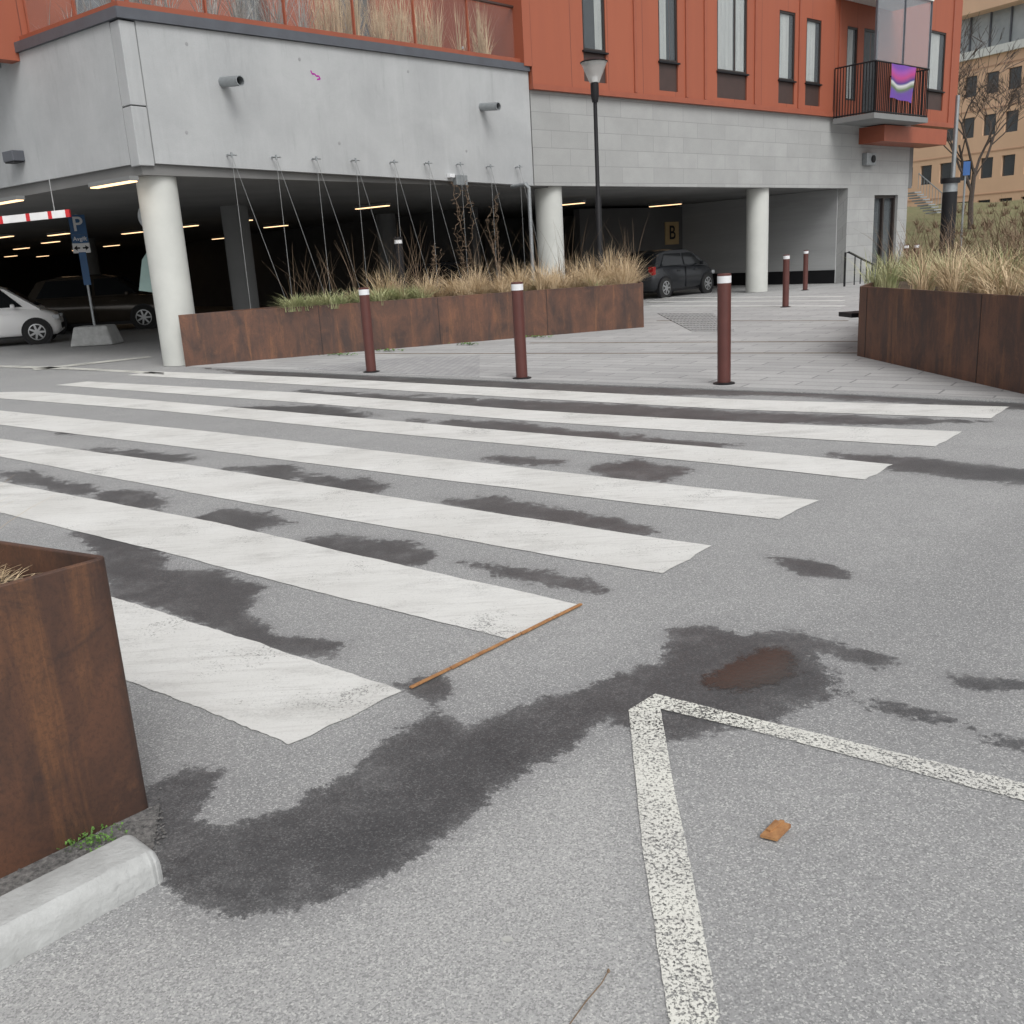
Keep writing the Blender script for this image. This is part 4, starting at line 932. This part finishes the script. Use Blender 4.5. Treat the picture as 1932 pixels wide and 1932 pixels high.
tag(mb.build('gum_spot',M['gum']),'pale flattened gum spot on the asphalt at the bottom','gum')
q=G(1598,594,.47); e=empty('bench',(q.x+.6,q.y,0),'end of a low dark bench jutting out beside the right planter','bench')
MB().box((q.x+.62,q.y+.2,.46),(1.2,.4,.06),.1).build('seat',M['black'],e); MB().box((q.x+.75,q.y+.25,.22),(.06,.3,.43),.1).build('leg',M['black'],e)
# ------------------------------------------------------------------ far background on the right
hm_=MB(); hv=[];NX=24;NY=24
for j in range(NY+1):
    for i in range(NX+1):
        x=13+i*2.4; y=30+j*2.2; t=max(0,min(1,(y-38-max(0,(22-x))*.6)/22)); z=-.1+t*3.2+.15*math.sin(x*1.3)*math.cos(y)*t; hv.append((x+j*.35,y,z))
hm_.add(hv,[(j*(NX+1)+i,j*(NX+1)+i+1,(j+1)*(NX+1)+i+1,(j+1)*(NX+1)+i) for j in range(NY) for i in range(NX)])
struct(hm_.build('hillside',M['hill'],fix='world',smooth=True))
q0=D(1690,400,74); q1=D(1960,400,64); q0=Vector((q0.x,q0.y)); q1=Vector((q1.x,q1.y)); q1=q0+(q1-q0)*1.5
WT=Wall(tuple(q0),tuple(q1),1); tb=empty('office_building',(q0.x,q0.y,0),'tan office block with rows of dark windows far behind on the right','building')
zrow=[]
for y in (318,238,160): zrow.append(WT.loc(1850,y)[1])
fh_=abs(zrow[0]-zrow[1]); rows=[zrow[0]-fh_,zrow[0],zrow[1],zrow[2]]
hs3=[]; nwin=int(WT.L/1.6)
for zc in rows:
    for i in range(nwin): 
        a=.4+i*1.6; hs3.append((a,a+.95,zc-fh_*.24,zc+fh_*.24))
ztop=zrow[2]+fh_*.62
mb=MB(); WT.holes(mb,0,WT.L,0,ztop,0,-.3,hs3); mb.build('wall',M['tan'],tb)
for h in hs3:
    mb=MB(); WT.rect(mb,h[0],h[1],h[2],h[3],-.16,-.2); w=mb.build('window',M['farglass'],tb)
mb=MB(); WT.rect(mb,0,WT.L,0,ztop,-.9,-1); mb.build('room_wall',M['gwall'],tb)
for i in range(4):
    zz=rows[i]+fh_*.38; mb=MB(); WT.rect(mb,0,WT.L,zz-.04,zz+.04,.03,-.01); mb.build('facade_band',M['tanlow'],tb)
mb=MB(); WT.rect(mb,-.3,WT.L,ztop,ztop+.5,.25,-1); mb.build('cornice',M['curtain'],tb)
mb=MB(); WT.rect(mb,0,WT.L,ztop+.5,ztop+2.9,-1.2,-1.4); mb.build('penthouse_glazing',simple('pale_glazing',(.30,.33,.34),(.44,.47,.48),.8,.15),tb)
for i in range(int(WT.L/1.5)): mb=MB(); WT.rect(mb,i*1.5,i*1.5+.1,ztop+.5,ztop+2.9,-1.1,-1.19); mb.build('mullion',M['flash'],tb)
mb=MB(); WT.rect(mb,-.3,WT.L,ztop+2.9,ztop+6,0,-1.4); mb.build('roof_parapet',M['tan'],tb)
def tree(base,h,lab,mat=M['bark']):
    e=empty('bare_tree',base,lab,'tree'); tr=MB();cr=MB()
    def br(p0,d,l,rad,lev):
        p1=p0+d*l; mid=(p0+p1)/2+Vector((random.uniform(-1,1),random.uniform(-1,1),0))*l*.07
        (tr if lev<1 else cr).tube([p0,mid,p1],[rad,rad*.85,rad*.66],6 if lev<3 else 4,False)
        if lev>=6: return
        for i in range(3 if lev else 5):
            a=random.uniform(0,6.283); sp=random.uniform(.35,.9); ax=Vector((math.cos(a),math.sin(a),0)); nd_=(d+ax*sp+Vector((0,0,.1))).normalized()
            br(mid.lerp(p1,random.uniform(.2,1)),nd_,l*random.uniform(.6,.85),max(rad*.5,.010),lev+1)
    br(Vector(base),Vector((0,0,1)),h*.3,h*.013,0)
    tr.build('trunk',mat,e,smooth=True); cr.build('crown',mat,e,fix=False)
q=D(1835,380,50); tree((q.x,50,1.2),11,'bare leafless tree in front of the tan office block')
q=D(1790,400,24); e=empty('light_column',(q.x,24,0),'thick black round light column behind the right planter','light column')
zz=D(1793,336,24).z; MB().lathe((q.x,24,0),[(.17,0),(.17,zz-.32)],20).build('post',M['black'],e,smooth=True)
MB().lathe((q.x,24,0),[(.165,zz-.32),(.165,zz-.12)],20).build('light_ring',M['galv'],e,smooth=True); MB().lathe((q.x,24,0),[(.22,zz-.12),(.22,zz)],20).build('cap',M['black'],e,smooth=True)
q=D(1800,300,36); zz=D(1803,180,36).z
tag(MB().lathe((q.x,36,0),[(.09,0),(.07,zz)],12).build('flag_pole',M['galv'],smooth=True),'slim grey pole rising behind the black light column','pole')
q=D(1822,318,38); e=empty('blue_sign',(q.x,38,1.0),'small blue road sign far behind the right planter','sign')
MB().tube([(q.x,38,.5),(q.x,38,q.z)],.04,8).build('post',M['galv'],e)
MB().box((q.x,37.93,q.z),(.26,.03,.5),0).build('sign_face',simple('bright_blue',(.03,.11,.32),None,3,.4),e)
A=D(1718,390,48); e=empty('outdoor_stair',(A.x,A.y,1.0),'small grey outdoor stair with railing on the far slope','stair')
st0=D(1722,358,48);st1=D(1764,395,46); 
mb=MB()
for i in range(9):
    q=st0.lerp(st1,i/8); mb.box((q.x,q.y,q.z-.15),(.35,1.0,.06),.1)
mb.build('steps',M['galv'],e)
mb=MB(); mb.tube([st0+Vector((0,-.6,.7)),st1+Vector((0,-.6,.7))],.025,6)
for i in range(9):
    q=st0.lerp(st1,i/8)+Vector((0,-.6,0)); mb.tube([q,q+Vector((0,0,.7))],.012,5)
mb.build('railing',M['galv'],e)
mb=MB()
for i in range(320):
    x=random.uniform(15,36);y=random.uniform(33,58); z=max(0,min(1,(y-38-max(0,(22-x))*.6)/22))*3.2-.1; clump(mb,x,y,z,random.uniform(.3,.7),20,.5,.04,.4)
tag(mb.build('slope_shrubs',M['brownst'],fix='world'),'dry brown undergrowth covering the far slope','shrubs',kind='stuff')
# terrace grasses
mbS=MB();mbT=MB()
for i in range(60):
    t=random.random(); s=.5+t*(s1-1); zz=tp[0][1]+(tp[1][1]-tp[0][1])*t+.15; q=WR.pt(s,zz,-random.uniform(.5,1.3))
    if t>.42: clump(mbS,q.x,q.y,zz,random.uniform(1.2,1.9),50,.5,.014,.2)
    else:
        for k_ in range(18): blade(mbT,q,random.uniform(0,6.28),random.uniform(.7,1.5),random.uniform(.1,.8),.014,5,.2)
for i in range(24):
    q=WL.pt(random.uniform(.5,7),tp[0][1]+.15,-random.uniform(.5,1.2))
    for k_ in range(10): blade(mbT,q,random.uniform(0,6.28),random.uniform(.5,1.2),random.uniform(.1,.6),.012,5,.2)
tag(mbS.build('terrace_grass',M['straw'],fix='world'),'tall straw coloured reeds behind the terrace glass','grass',kind='stuff')
tag(mbT.build('terrace_stalks',simple('pale_stalks',(.40,.40,.38),(.25,.23,.20),4,.8),fix='world'),'pale thin dry stalks behind the terrace glass on the left','grass',kind='stuff')
# ------------------------------------------------------------------ camera, light
cd=bpy.data.cameras.new('camera'); cam=bpy.data.objects.new('camera',cd); col.objects.link(cam)
cd.sensor_width=36; cd.sensor_fit='HORIZONTAL'; cd.lens=36*FPX/1932; cd.clip_end=1000; cd.clip_start=.05
Mx=Matrix.Identity(4)
for i in range(3): Mx[i][0]=RV[i]; Mx[i][1]=UV[i]; Mx[i][2]=-F[i]; Mx[i][3]=CAM[i]
cam.matrix_world=Mx; scene.camera=cam
w=bpy.data.worlds.new("World"); scene.world=w; w.use_nodes=True; nt=w.node_tree; bg=nt.nodes['Background']
sk=nt.nodes.new('ShaderNodeTexSky'); sk.sky_type='NISHITA'; sk.sun_disc=False; sk.sun_elevation=math.radians(48); sk.sun_rotation=math.radians(160); sk.dust_density=4; sk.air_density=1.2
hsv=nt.nodes.new('ShaderNodeHueSaturation'); hsv.inputs['Saturation'].default_value=.12
nt.links.new(sk.outputs[0],hsv.inputs['Color']); nt.links.new(hsv.outputs[0],bg.inputs[0]); bg.inputs[1].default_value=.15
sl=bpy.data.lights.new('sun','SUN'); sl.energy=1.3; sl.angle=math.radians(30); sl.color=(1,.985,.955); so=bpy.data.objects.new('sun',sl); col.objects.link(so)
so.rotation_euler=(math.radians(42),0,math.radians(20))
scene.view_settings.view_transform='Standard'; scene.view_settings.look='None'; scene.view_settings.exposure=0
